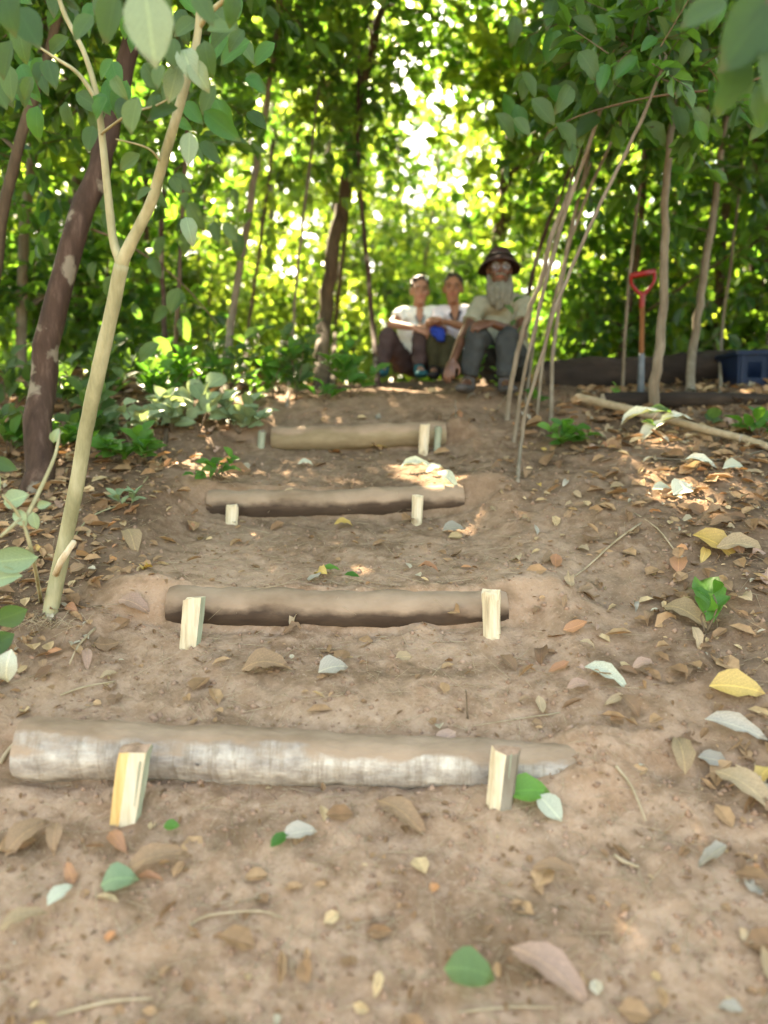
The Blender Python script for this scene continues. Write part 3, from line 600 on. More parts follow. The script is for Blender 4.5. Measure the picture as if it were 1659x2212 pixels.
def img_leaf(parent, px, py, Y, lpx, ang, mat, tint=.5, kind=0, width=.5, tilt=None, thing=None):
    """hanging leaf, centre at the photo point, long axis at `ang` degrees in the picture plane"""
    L = lpx / FPX * Y; D = Vector((math.cos(R(ang)), random.uniform(-.25, .25), math.sin(R(ang))))
    Nn = Vector((random.uniform(-.35, .35), -1, random.uniform(0, .5))) if tilt is None else Vector(tilt)
    c = W(px, py, Y); D.normalize()
    o = put_leaf('leaf', get_leaf(kind, mat, tint, width), c - D * L / 2, D, Nn, L, parent); return o, c - D * L / 2

# pale forked sapling in the left foreground
base = G(108, 1318)
sap = root('forked_sapling', base, 'pale green-grey forked sapling leaning over the left of the steps', 'tree')
def limb(pts, rad, name='branch', n=12, mat=M_BARK_PALE, sub=5, knob=.035, par=None):
    random.seed(int(pts[0][0] * 1000) % 997); q = smooth_path(pts, sub); m = MB(); m.tube(q, lerp_list(rad, len(q)), n, knob); return m.build(name, mat, par or sap)
fork = W(262, 572, 2.62)
limb([base - Vector((0, 0, .08)), base, W(138, 1180, 2.74), W(165, 1050, 2.72), W(185, 930, 2.7), W(215, 790, 2.66), W(240, 680, 2.64), fork], [.029, .0275, .0262, .0255, .025, .0245, .0235, .0235], 'trunk', 14)
limb([W(255, 610, 2.63), fork, W(285, 520, 2.6), W(325, 440, 2.58), W(352, 350, 2.55), (W(380, 255, 2.52)), W(405, 165, 2.5), W(425, 85, 2.5), W(432, -20, 2.48), W(430, -200, 2.45)], [.022, .0225, .0195, .018, .0165, .015, .014, .012, .01, .008])
limb([W(257, 600, 2.63), fork, W(245, 520, 2.64), W(234, 430, 2.66), W(224, 330, 2.68), W(214, 240, 2.68), W(205, 190, 2.68), W(180, 110, 2.68), W(135, 20, 2.7), W(110, -80, 2.7)], [.018, .019, .0145, .013, .012, .011, .010, .0085, .008, .006])
limb([W(214, 225, 2.68), W(170, 160, 2.66), W(120, 125, 2.66), W(60, 85, 2.66), W(0, 40, 2.66)], [.009, .007, .005, .003, .002])
limb([W(428, 60, 2.5), W(460, 20, 2.45), W(520, -30, 2.4)], [.009, .008, .006])
limb([W(216, 290, 2.68), W(280, 245, 2.5), W(330, 230, 2.4), W(360, 215, 2.35)], [.005, .004, .003, .002])
limb([W(350, 355, 2.55), W(320, 320, 2.5), W(250, 300, 2.48)], [.004, .003, .002])
# cut stub near the foot
st = MB(); st.tube([W(120, 1240, 2.70), W(132, 1212, 2.66), W(160, 1170, 2.62)], [.012, .0115, .009], 8, .08); st.build('cut_stub', M_WOOD, sap)
random.seed(5)
for (px, py, Y, l, a, mt, ti, kd, wd) in [
    (324, 62, 1.75, 150, -84, M_PALE, .1, 0, .62), (480, 64, 2.3, 62, 10, M_NEAR, .5, 0, .6), (408, 142, 2.3, 80, -70, M_PALE, .4, 1, .55), (374, 182, 2.35, 78, -108, M_PALE, .0, 0, .5),
    (432, 165, 2.3, 70, -60, M_PALE, .0, 1, .55), (290, 250, 2.35, 76, -105, M_NEAR, .8, 0, .62), (408, 322, 2.4, 72, -92, M_PALE, .1, 0, .5), (409, 500, 2.5, 66, -75, M_PALE, .0, 1, .5),
    (480, 272, 2.5, 95, -38, M_BRIGHT, .0, 0, .45), (450, 128, 2.4, 70, -80, M_NEAR, .2, 1, .6), (345, 20, 1.9, 90, -60, M_NEAR, .2, 1, .5), (240, 40, 2.1, 100, -110, M_NEAR, .0, 0, .55),
    (400, 60, 2.5, 60, -140, M_NEAR, .4, 0, .55), (280, 350, 2.5, 58, -150, M_NEAR, .3, 0, .5), (350, 245, 2.4, 70, -160, M_NEAR, .0, 1, .5), (455, 330, 2.5, 70, -50, M_NEAR, .0, 0, .4),
    (180, 60, 2.3, 70, -120, M_NEAR, .1, 0, .5), (60, 60, 2.2, 100, -60, M_NEAR, .0, 0, .6), (20, 20, 2.0, 110, -80, M_NEAR, .0, 1, .55), (110, 160, 2.5, 70, -70, M_NEAR, .1, 0, .5), (60, 190, 2.5, 50, -120, M_NEAR, .2, 1, .5),
    (15, 130, 2.3, 80, -110, M_NEAR, .1, 0, .5), (260, 190, 2.5, 60, -60, M_NEAR, .6, 1, .45), (230, 150, 2.5, 50, -130, M_BRIGHT, .0, 0, .5), (500, 20, 2.2, 70, -100, M_NEAR, .1, 1, .5), (440, 20, 2.1, 80, -60, M_NEAR, .2, 0, .5),
    (195, 300, 2.5, 60, -100, M_NEAR, .0, 0, .5), (150, 250, 2.5, 55, -80, M_NEAR, .1, 1, .5), (380, 400, 2.55, 46, -60, M_NEAR, .3, 0, .5), (310, 420, 2.5, 44, -150, M_NEAR, .1, 0, .5), (375, 115, 2.3, 60, -95, M_NEAR, .3, 0, .6), (345, 165, 2.3, 54, -100, M_NEAR, .4, 0, .55)]:
    img_leaf(sap, px, py, Y, l, a, mt, ti, kd, wd)
for i in range(64):
    img_leaf(sap, random.uniform(-10, 580), random.uniform(-30, 270), random.uniform(2.5, 3.3), random.uniform(42, 88), random.uniform(-150, -30), M_NEAR if i % 2 else M_BRIGHT, random.uniform(0, .3) if i % 2 else 0, (i // 2) % 2, .5)

# overhanging leafy branches in the upper corners
def hanging_branch(label, pts, rad, leaves, seed, mat=M_NEAR, name='overhanging_branch', parent_r=None):
    random.seed(seed); P = [W(*p) for p in pts]; rt = root(name, P[0], label, 'branch'); q = smooth_path(P, 4); m = MB(); m.tube(q, lerp_list(rad, len(q)), 6, .05); m.build('stem', M_TWIG, rt)
    for L in leaves: img_leaf(rt, *L)
    return rt
hanging_branch('dark leafy branch hanging into the top right corner', [(1720, -90, 1.5), (1660, 0, 1.5), (1610, 60, 1.5), (1570, 130, 1.55)], [.006, .004, .002],
    [(1615, 70, 1.5, 190, -125, M_NEAR, .0, 0, .6), (1570, 180, 1.55, 130, -100, M_NEAR, .0, 1, .6), (1650, 160, 1.5, 120, -80, M_NEAR, .0, 0, .5), (1520, 30, 1.6, 110, -150, M_NEAR, .1, 0, .5), (1640, 230, 1.6, 90, -70, M_NEAR, .1, 1, .5)], 1)
rr = random.Random(8); LL = []
for i in range(16): LL.append((rr.uniform(1180, 1659), rr.uniform(-20, 170), rr.uniform(3.6, 4.6), rr.uniform(42, 72), rr.uniform(-150, -30), M_NEAR if i % 2 else M_BRIGHT, rr.uniform(0, .25) if i % 2 else 0, (i // 2) % 2, .45))
for i in range(34):
    LL.append((rr.uniform(1060, 1640), rr.gauss(250, 60) if i % 3 else rr.uniform(0, 330), rr.uniform(3.6, 4.4), rr.uniform(45, 75), rr.uniform(-150, -30), M_NEAR if i % 4 else M_BRIGHT, rr.uniform(0, .5) * (i % 4 > 0), i % 2, .5))
hanging_branch('leafy branch sagging across the upper right between the slanted stems', [(1700, 150, 4.0), (1560, 190, 4.0), (1400, 210, 4.0), (1250, 250, 4.0), (1180, 290, 4.0)], [.008, .005, .002], LL, 2)
LL = []
for i in range(30):
    LL.append((rr.uniform(180, 520), rr.uniform(380, 800), rr.uniform(4.2, 5.2), rr.uniform(36, 62), rr.uniform(-150, -30), M_NEAR, rr.uniform(0, .6), i % 2, .5))
hanging_branch('leafy twig cluster drooping in the shade behind the fork of the pale sapling', [(150, 480, 4.6), (260, 520, 4.6), (380, 600, 4.7), (470, 700, 4.8)], [.008, .006, .003], LL, 3)

# ------------------------------------------------------------------ plants near the ground
def plant(label, base, stems, nleaf, lsize, mat, seed, width=.5, spread=.5, up=.7, name='seedling', cat='plant', tint=(0, .8), kinds=(0, 1), stemr=.004):
    """stems: list of tip offsets; leaves are alternate along each stem, each a part"""
    r_ = random.Random(seed); rt = root(name, base, label, cat)
    for tip in stems:
        tip = Vector(tip); q = smooth_path([base, base + tip * .5 + Vector((r_.uniform(-.03, .03), r_.uniform(-.03, .03), .02)), base + tip], 3)
        m = MB(); m.tube(q, lerp_list([stemr, stemr * .4], len(q)), 5); m.build('stem', M_TWIG if stemr < .006 else M_BARK_PALE, rt)
        for j in range(nleaf):
            f = (j + 1) / nleaf; f = .3 + .7 * f; p = base + tip * f; a = r_.uniform(0, 6.283) if j else 0
            a = j * 2.4 + r_.uniform(-.4, .4)
            D = Vector((math.cos(a) * spread, math.sin(a) * spread, r_.uniform(-.25, .35))) + tip.normalized() * .35
            Nn = Vector((r_.uniform(-.3, .3), r_.uniform(-.75, .0), up))
            L = lsize * r_.uniform(.7, 1.2); put_leaf('leaf', get_leaf(r_.choice(kinds), mat, r_.uniform(*tint), width), p, D, Nn, L, rt)
    return rt
V3 = Vector
plant('pale broad-leaved plant beside the crooked brown stem left of the top step', G(430, 930), [(-.05, 0, .22), (.06, -.03, .26), (-.14, .0, .15), (.12, 0, .16)], 4, .15, M_PALE, 1, .7, up=.35)
plant('pale leafy plant in front of the dark trunk foot left of the steps', G(285, 960), [(-.04, 0, .22), (.08, -.02, .14), (-.13, 0, .13)], 4, .12, M_PALE, 2, .65, up=.5)
plant('grey-green small plant with narrow leaves at the left end of the second highest log', G(275, 1105), [(-.05, 0, .07), (.05, -.03, .08)], 5, .08, M_PALE, 3, .4, tint=(0, .3))
plant('dark green glossy plant spilling toward the left end of the third log', G(480, 1035), [(-.05, -.03, .08), (.06, -.05, .12), (-.12, -.08, .03)], 5, .09, M_BRIGHT, 4, .55, tint=(0, .2))
plant('bushy green seedling right of the top step near the lying pole', G(1215, 965), [(-.07, 0, .10), (.06, -.03, .09), (0, .02, .13), (.14, 0, .06), (-.02, -.05, .04)], 6, .10, M_BRIGHT, 5, .6, tint=(0, .7), spread=.8)
plant('bright green lobed seedling growing at the feet of the old man', G(1078, 862), [(0, 0, .14), (.03, -.02, .10)], 5, .085, M_BRIGHT, 6, .8, tint=(.7, 1), spread=.9)
plant('tall thin green weed standing in front of the knees of the old man', G(1010, 858), [(.04, 0, .42), (.12, .0, .3)], 6, .085, M_BRIGHT, 7, .5, tint=(0, .2))
plant('leafy weed in front of the shirt of the old man', G(1090, 868), [(.05, 0, .62), (.08, 0, .42)], 6, .08, M_NEAR, 8, .5, tint=(0, .5))
plant('low green leaves at the foot of the slanted stems', G(1150, 880), [(.0, 0, .10), (.07, 0, .06)], 4, .08, M_BRIGHT, 9, .6)
plant('low dark green plant at the foot of the tall middle trunk', G(700, 868), [(-.1, 0, .08), (.1, 0, .07), (0, 0, .1)], 5, .10, M_BRIGHT, 10, .45, tint=(0, .1))
plant('dark green seedlings at the right edge beyond the lying pole', G(1640, 950), [(-.1, 0, .09), (.08, 0, .08), (-.02, 0, .13)], 5, .11, M_BRIGHT, 11, .5, tint=(0, .2))
plant('round-leaved green seedling above the lying pole near the right edge', G(1540, 925), [(0, 0, .05)], 3, .09, M_NEAR, 12, .8, tint=(.1, .4))
plant('upright green leaves beside the yellow-brown leaf on the right bank', G(1525, 1370), [(0, 0, .08), (.02, 0, .14)], 3, .11, M_BRIGHT, 13, .4, tint=(0, .3))
plant('small yellow-lit herb in front of the dark fallen log', G(1330, 868), [(0, 0, .10)], 5, .05, M_BRIGHT, 14, .5, tint=(.9, 1))
plant('low shrubby growth behind the steps under the long grey stem', G(540, 880), [(-.12, 0, .1), (.1, 0, .12), (0, 0, .16)], 5, .08, M_NEAR, 15, .5)
UG = [(150, 905, 'left of the pale sapling trunk', 0), (230, 890, 'just right of the pale sapling trunk', 0), (335, 875, 'behind the pale leafy plant', 1), (20, 900, 'at the left edge by the dark trunk', 0), (410, 868, 'behind the pale broad-leaved plant', 1), (500, 880, 'at the foot of the grey leaning stem', 0),
      (590, 862, 'right of the grey leaning stem', 1), (640, 868, 'left of the foot of the middle trunk', 0), (120, 985, 'in front of the dark reddish trunk', 1), (15, 985, 'lowest at the left edge', 0), (370, 940, 'between the two pale plants', 2), (515, 935, 'at the left end of the top log', 2), (200, 960, 'right of the dark trunk foot', 0), (760, 858, 'right of the middle trunk', 1), (300, 1010, 'below the pale leafy plant', 1)]
for i, (px, py, wh, kk) in enumerate(UG):
    rr = random.Random(300 + i); st = [(rr.uniform(-.22, .22), rr.uniform(-.1, .1), rr.uniform(.14, .5 if kk == 0 else .34) * (.6 if py > 930 else 1)) for _ in range(5)]
    plant('dark undergrowth plant ' + wh, G(px, py), st, 9, .12, [M_NEAR, M_BRIGHT, M_PALE][kk], 300 + i, .55, tint=[(0, .5), (0, .25), (0, .5)][kk], up=.55, name='undergrowth_plant')
# sapling with big leaves at the lower left edge
lb = G(88, 1290); lp = root('broad_leaf_sapling', lb, 'young broad-leaved shoot with pale and blue-green leaves at the lower left edge', 'sapling')
for pts in ([lb, W(70, 1200, 2.3), W(45, 1120, 2.25), W(5, 1070, 2.2)], [W(50, 1130, 2.25), W(90, 1050, 2.3), W(120, 980, 2.35), W(128, 930, 2.4)], [W(45, 1120, 2.25), W(0, 1160, 2.2)]):
    q = smooth_path(pts, 3); m = MB(); m.tube(q, lerp_list([.007, .004], len(q)), 6); m.build('stem', M_BARK_PALE, lp)
random.seed(12)
for (px, py, l, a, mt, ti, kd, wd) in [(35, 1078, 60, 20, M_PALE, .3, 0, .7), (-5, 1045, 60, 80, M_PALE, .1, 0, .6), (45, 1120, 44, -60, M_PALE, .6, 1, .6), (75, 1125, 40, -80, M_PALE, .2, 0, .6), (25, 1210, 110, 185, M_PALE, .0, 0, .5),
                                       (10, 1250, 90, 190, M_PALE, .1, 1, .5), (12, 1005, 60, -20, M_NEAR, .1, 0, .5), (22, 1330, 80, -160, M_NEAR, .2, 0, .6), (-5, 1390, 80, -150, M_NEAR, .0, 1, .6), (120, 940, 36, 60, M_PALE, .3, 1, .5), (95, 1090, 36, 10, M_PALE, .0, 0, .5)]:
    img_leaf(lp, px, py, 2.25, l, a, mt, ti, kd, wd)
tag(img_leaf(None, 18, 1440, 2.2, 78, -100, M_WHITE, .2, 3, .6)[0], 'curled whitish-green leaf hanging at the left edge above the front log', 'leaf')
bpy.context.view_layer.update()

# ------------------------------------------------------------------ logs
def log(label, a, b, ra, rb, mat, bend=.01, endmat=M_ENDGRAIN, rough=.05, seed=1, name='step_log', n=22, seg=44):
    random.seed(seed); a, b = Vector(a), Vector(b); c = (a + b) / 2; rt = root(name, c, label, 'log')
    P = []; Rr = []; d = b - a
    for i in range(seg + 1):
        t = i / seg; P.append(a + d * t + Vector((0, .4, 1)) * bend * math.sin(t * math.pi * 1.3 + seed)); Rr.append((ra + (rb - ra) * t) * (1 + .04 * math.sin(t * 17 + seed) + .03 * math.sin(t * 41)))
    Rr[0] *= .93; Rr[-1] *= .93
    m = MB(); m.tube(P, Rr, n, rough * .4, cap=False)
    V = m.V[0].reshape(seg + 1, n, 3); j = np.arange(n)
    for i in range(seg + 1):                                   # long furrows and knots that run along the log
        f = 1 + rough * (vn(j * .9, np.full(n, i * .12 + seed * 7), 31) - .5) + rough * .6 * (vn(j * 2.0, np.full(n, i * .35), 32) - .5)
        cc = np.array(tuple(P[i])); V[i] = cc + (V[i] - cc) * f[:, None]
    m.V[0] = V.reshape(-1, 3); m.build('bark', mat, rt)
    for k in (0, seg):                                          # cut faces
        cc = P[k]; ring = V[k]; m = MB(); nrm = (d.normalized() * (1 if k else -1)); c2 = np.array(tuple(cc + nrm * .004))
        rings = [ring, c2 + (ring - np.array(tuple(cc))) * .6, c2 + (ring - np.array(tuple(cc))) * .25]
        VV = np.vstack(rings + [[c2]]); j2 = (j + 1) % n; Q = []
        for q in (0, 1): Q.append(np.stack([q * n + j, q * n + j2, (q + 1) * n + j2, (q + 1) * n + j], -1) if k else np.stack([q * n + j2, q * n + j, (q + 1) * n + j, (q + 1) * n + j2], -1))
        T = np.stack([2 * n + j, 2 * n + j2, np.full(n, 3 * n)], -1) if k else np.stack([2 * n + j2, 2 * n + j, np.full(n, 3 * n)], -1)
        m.add(VV, [np.vstack(Q), T]); m.build('cut_end', endmat, rt)
    return rt
log('large pale grey log forming the lowest step nearest to the camera', W(48, 1625, 2.16), W(1275, 1650, 2.19), .086, .070, M_LOG1, seed=1, rough=.10)
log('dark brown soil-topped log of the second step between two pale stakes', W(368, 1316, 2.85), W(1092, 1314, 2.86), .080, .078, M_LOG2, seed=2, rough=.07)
log('dark log of the third step with underside shade put into its bark colour', W(452, 1092, 3.83), W(1000, 1080, 3.85), .080, .074, M_LOG2, seed=3, rough=.07)
log('tan log of the top step below the crest', W(588, 946, 4.63), W(962, 942, 4.65), .080, .076, M_LOG4, seed=4, rough=.06)
log('dark rotting fallen log lying behind the shovel', W(1165, 822, 5.75), W(1760, 790, 6.1), .15, .13, M_LOGD, seed=5, rough=.14, name='fallen_log')
log('thin dark fallen log lying in front of the crate', W(1302, 866, 5.0), W(1760, 868, 5.1), .055, .045, M_LOGD, seed=6, rough=.10, name='fallen_log')
log('straight pale cut pole lying aslant on the right bank', G(1246, 868) + V3((0, 0, .035)), G(1600, 962) + V3((0, 0, .05)), .030, .022, M_TWIG_PALE, seed=7, rough=.05, name='cut_pole', n=10)
log('thin brown pole end poking in at the right edge behind the green seedlings', G(1598, 960) + V3((0, 0, .03)), G(1720, 990) + V3((0, 0, .04)), .022, .019, M_TWIG_PALE, seed=8, rough=.05, name='cut_pole', n=10)

# ------------------------------------------------------------------ stakes
def stake(label, top, bot, wpx, Y, mats, seed, depth=.7, splits=3, topmat=M_STAKETOP, notch=0):
    """split wooden stake: several riven faces around it, each with its own plane"""
    random.seed(seed); T = W(top[0], top[1], Y); B = W(bot[0], bot[1], Y - .015); rt = root('stake', B, label, 'stake')
    wd = wpx / FPX * Y / 2; B2 = B + (B - T).normalized() * .08
    ang0 = [0, 48, 95, 140, 180, 225, 270, 315]
    pr = []
    for a in ang0:
        r = wd * random.uniform(.86, 1.1); pr.append(Vector((math.cos(R(a + random.uniform(-8, 8))) * r, math.sin(R(a)) * r * depth, 0)))
    m = MB(); rows = 9; V = []; n = len(pr)
    for i in range(rows):
        t = i / (rows - 1); c = T.lerp(B2, t)
        for p in pr:
            k = (1.0 - .12 * t) * (1 + random.uniform(-.03, .03)); V.append(tuple(c + p * k + (Vector((0, 0, random.uniform(-.014, .008))) if i == 0 else Vector())))
    V = np.array(V); j = np.arange(n); j2 = (j + 1) % n
    for jj in range(n):
        Q = np.array([(i * n + jj, (i + 1) * n + jj, (i + 1) * n + (jj + 1) % n, i * n + (jj + 1) % n) for i in range(rows - 1)])
        mm = mats[jj % len(mats)] if len(mats) == n else mats[0]
        m.add(V, [Q], 0 if mm == mats[0] else 1 + [x for x in dict.fromkeys(mats)][1:].index(mm))
    m.build('riven_face', list(dict.fromkeys(mats)), rt, smooth=False)
    m = MB(); c = np.array(tuple(T + Vector((0, 0, .004)))); m.add(np.vstack([V[:n], [c]]), [np.stack([j, j2, np.full(n, n)], -1)]); m.build('cut_top', topmat, rt, smooth=False)
    if notch:
        for q in range(notch):
            m = MB(); x = random.uniform(-.7, .7) * wd; c = T + Vector((x, -wd * depth * .9, -random.uniform(.01, .05))); m.tube([c, c + (B - T) * random.uniform(.3, .7)], [.0025, .001], 4); m.build('splinter', mats[0], rt, smooth=False)
    return rt
w0, o0, b0 = M_WOOD, M_WOOD_OR, M_STAKEBARK
#  faces are ordered from +x through +y (back) round to the front at 270 degrees
stake('split stake with orange heartwood and earthy top at the left of the front log', (293, 1612), (268, 1792), 82, 2.02, [b0, b0, b0, o0, o0, o0, w0, b0], 1, topmat=M_STAKETOP, notch=2)
stake('stake with one pale riven edge and brown bark right of the front log', (1092, 1614), (1078, 1742), 62, 2.04, [b0, b0, b0, w0, w0, w0, M_BARK_GREY, M_BARK_GREY], 2, topmat=M_STAKETOP, notch=2)
stake('pale square-topped split stake at the left of the second log', (420, 1292), (410, 1398), 54, 2.70, [w0, w0, w0, w0, w0, w0, w0, b0], 3, topmat=M_WOOD, notch=2)
stake('frayed pale stake at the right of the second log', (1062, 1276), (1064, 1378), 42, 2.72, [w0] * 8, 4, topmat=M_WOOD, notch=5)
stake('short light stake at the left of the third log', (502, 1092), (500, 1142), 27, 3.70, [w0, w0, w0, w0, w0, w0, w0, w0], 5, topmat=M_WOOD)
stake('notched light stake at the right of the third log', (902, 1070), (900, 1120), 25, 3.72, [w0, b0, b0, w0, w0, w0, w0, w0], 6, topmat=M_WOOD)
stake('tall pale stake at the right of the top log', (917, 918), (914, 974), 25, 4.50, [w0] * 8, 7, topmat=M_WOOD)
stake('small dull stake just right of the pale stake at the top log', (948, 922), (946, 948), 16, 4.56, [b0] * 8, 8, topmat=M_BARK_GREY)

stake('dull grey-green stake at the left end of the top log', (566, 930), (564, 962), 17, 4.56, [b0] * 8, 9, topmat=M_BARK_GREY)

# ------------------------------------------------------------------ ground litter
DRYMESH = []
LITTER = [M_DRY, M_DRY, M_DRY, M_TAN, M_PINK, M_ORANGE, M_GREYLEAF]
def lay_leaf(name, pos, L, yaw, mat, tint, kind, width, tiltx=0, tilty=0, lift=.008):
    e = .03; zx = float(ground_z(pos.x + e, pos.y, False) - ground_z(pos.x - e, pos.y, False)) / (2 * e); zy = float(ground_z(pos.x, pos.y + e, False) - ground_z(pos.x, pos.y - e, False)) / (2 * e)
    zx = max(-.5, min(.5, zx)); zy = max(-.4, min(.6, zy))
    Nn = Vector((-zx + tiltx, -zy + tilty, 1)).normalized(); D = Vector((math.cos(yaw), math.sin(yaw), 0)); D = (D - Nn * D.dot(Nn)).normalized()
    c = Vector((pos.x, pos.y, pos.z + lift + .012)); return put_leaf(name, get_leaf(kind, mat, tint, width), c - D * L * .5, D, Nn, L)
for (px, py, lpx, ang, mat, ti, kd, wd, lb) in [
    (258, 1932, 72, 15, M_PALE, .0, 3, .8, 'broad grey-green leaf lying on the soil below the orange-faced stake'),
    (1015, 2125, 105, -8, M_NEAR, 1.0, 3, .7, 'green curled leaf lying on the bare soil at the bottom of the photo'),
    (1140, 1728, 90, 5, M_BRIGHT, .9, 1, .6, 'green leaf leaning against the right stake of the front log'),
    (1188, 1768, 50, -60, M_WHITE, .0, 0, .7, 'pale silvery-green leaf just below the right stake of the front log'),
    (1592, 1506, 100, -20, M_YELLOW, .7, 1, .55, 'bright yellow leaf on the litter at the right edge'),
    (1615, 1735, 125, -58, M_TAN, .6, 1, .42, 'long tan leaf standing out at the right edge beside the front log'),
    (1190, 2130, 165, -38, M_PINK, .3, 3, .42, 'largest pinkish-brown leaf lying at the bottom right'),
    (60, 1825, 90, 60, M_DRY, .9, 1, .6, 'ochre-brown leaf lying left of the orange-faced stake'),
    (120, 1830, 60, -80, M_DRY, 1.0, 0, .5, 'brown leaf right beside the ochre-brown leaf at the left'),
    (255, 1842, 56, -50, M_ORANGE, .2, 1, .5, 'orange-brown leaf just below the orange-faced stake'),
    (152, 1906, 48, -60, M_ORANGE, .6, 3, .5, 'small rust-orange curled leaf at the lower left'),
    (325, 1920, 60, -5, M_ORANGE, .4, 1, .35, 'narrow orange leaf right of the grey-green leaf'),
    (340, 1890, 150, 25, M_DRY, .9, 0, .4, 'long olive-brown leaf touching the grey-green leaf'),
    (130, 1955, 44, 60, M_WHITE, .0, 1, .5, 'small white curled leaf at the lower left'),
    (50, 2010, 110, 30, M_TAN, .0, 5, .4, 'large crumpled tan leaf at the bottom left edge'),
    (648, 1825, 70, 15, M_GREYLEAF, 1.0, 1, .5, 'pale crumpled leaf with green tips in the middle of the lower soil'),
    (605, 1838, 36, 50, M_BRIGHT, .0, 0, .5, 'small green leaf touching the pale crumpled leaf'),
    (371, 1806, 32, 0, M_BRIGHT, .4, 0, .7, 'tiny round green leaf right of the orange-faced stake'),
    (870, 1785, 110, -40, M_DRY, .9, 0, .4, 'reddish-brown narrow leaf below the middle of the front log'),
    (720, 1466, 60, 20, M_GREYLEAF, .8, 1, .8, 'grey square-looking leaf between the first and second logs'),
    (873, 1443, 40, 10, M_TAN, .4, 1, .7, 'small yellow-tan leaf between the first and second logs'),
    (575, 1465, 110, 10, M_DRY, 1.0, 3, .7, 'reddish crumpled leaf patch between the first and second logs'),
    (640, 1350, 52, 70, M_TAN, .7, 3, .3, 'upright tan shred leaning on the second log'),
    (285, 1180, 60, -60, M_TAN, .2, 1, .6, 'ochre leaf lying left of the third step'),
    (290, 1325, 80, -20, M_PINK, .2, 3, .6, 'pinkish curled leaf left of the second log'),
    (742, 1142, 36, 10, M_YELLOW, .2, 3, .5, 'small yellow curled leaf just below the third log'),
    (820, 976, 34, 5, M_YELLOW, .6, 1, .4, 'thin yellow leaf below the top log'),
    (925, 1245, 50, -15, M_ORANGE, .1, 1, .5, 'orange-brown leaf behind the second log'),
    (715, 1243, 36, 10, M_BRIGHT, .5, 1, .5, 'small green sprig leaf behind the second log'),
    (760, 1254, 32, -20, M_BRIGHT, .1, 0, .5, 'dark green sprig leaf beside the small green one behind the second log'),
    (980, 1152, 44, 10, M_GREYLEAF, .2, 1, .6, 'grey-green leaf right of the third step'),
    (1465, 1238, 46, 70, M_ORANGE, .5, 1, .7, 'orange leaf on the right bank below the long tan leaves'),
    (1600, 1195, 110, -5, M_TAN, .5, 1, .5, 'long mottled tan leaf at the right edge of the bank'),
    (1545, 1190, 70, -50, M_YELLOW, .1, 1, .5, 'ochre leaf overlapping the long mottled tan leaf'),
    (1525, 1300, 100, 80, M_BRIGHT, .3, 3, .4, 'green twisted leaf standing in the litter of the right bank'),
    (1480, 1345, 80, -50, M_TAN, .1, 1, .6, 'olive-tan leaf beside the green twisted leaf'),
    (1310, 1476, 70, -35, M_WHITE, .2, 1, .35, 'white narrow curled leaf on the right bank'),
    (1590, 1595, 90, -35, M_GREYLEAF, 1.0, 1, .3, 'silvery narrow leaf above the long tan leaf at the right edge'),
    (1470, 1640, 80, 85, M_TAN, .1, 0, .5, 'ochre upright leaf right of the end of the front log'),
    (1390, 1455, 60, 20, M_PINK, .5, 1, .5, 'light brown leaf right of the second log far stake'),
    (1250, 1500, 60, 15, M_PINK, .3, 3, .5, 'pinkish leaf upslope of the right end of the front log'),
    (1200, 1900, 110, -10, M_DRY, .8, 0, .35, 'thin brown leaf flat on the lower right soil'),
    (1560, 1150, 60, 10, M_DRY, .6, 1, .5, 'brown leaf high on the right bank'),
    (1430, 1055, 36, 0, M_WHITE, .3, 1, .6, 'white-lit round leaf in the sun fleck on the right'),
    (1475, 1062, 40, 40, M_WHITE, .7, 1, .8, 'brightest white leaf in the sun fleck on the right'),
    (1515, 1010, 60, -25, M_WHITE, .9, 1, .3, 'slim white leaf above the sun fleck on the right'),
    (1585, 1030, 50, 20, M_WHITE, .2, 1, .5, 'white leaf at the right end of the sun fleck'),
    (900, 1018, 60, 5, M_WHITE, .4, 1, .35, 'narrow whitish leaf in the sun fleck between top two logs'),
    (940, 1026, 40, 30, M_WHITE, .5, 3, .5, 'short whitish curled leaf in the sun fleck between top two logs'),
    (968, 1040, 40, -60, M_WHITE, .2, 3, .4, 'tilted whitish leaf right of the sun fleck between top two logs'),
    (660, 1014, 30, 10, M_WHITE, .2, 3, .5, 'tiny whitish leaf alone on the tread below the top log'),
]:
    p = G(px, py); L = lpx / FPX * p.y * (1.15 if abs(math.sin(R(ang))) < .5 else 1.5)
    kk = random.uniform(-.1, .1)
    if mat in (M_DRY, M_TAN, M_PINK, M_ORANGE): kd = [3, 5, 6, 4, 5][int(px) % 5]; L *= .85; wd *= .85
    o = lay_leaf('fallen_leaf', p, L, R(ang) if abs(ang) < 45 else R(ang) , mat, ti, kd, wd, kk, -.25 if py > 1200 else -.45, .012)
    tag(o, lb, 'leaf')
# pale leaves lying over the cut pole
sp = root('fallen_sprig', G(1400, 925) + V3((0, 0, .06)), 'fallen sprig of four silvery-white leaves lying over the pale pole', 'sprig')
m = MB(); m.tube([W(1392, 925, 4.42), W(1410, 905, 4.42), W(1425, 890, 4.42)], .003, 5); m.build('stem', M_TWIG, sp)
random.seed(31)
for (px, py, l, a, mt, ti, wd) in [(1385, 900, 90, 25, M_WHITE, .9, .3), (1412, 930, 70, 50, M_WHITE, .7, .45), (1460, 908, 76, 12, M_WHITE, 1.0, .3), (1430, 892, 60, 5, M_NEAR, .4, .5), (1405, 918, 40, -20, M_NEAR, .3, .4)]:
    img_leaf(sp, px, py, 4.4, l, a, mt, ti, 1, wd, tilt=(.1, -.5, 1))

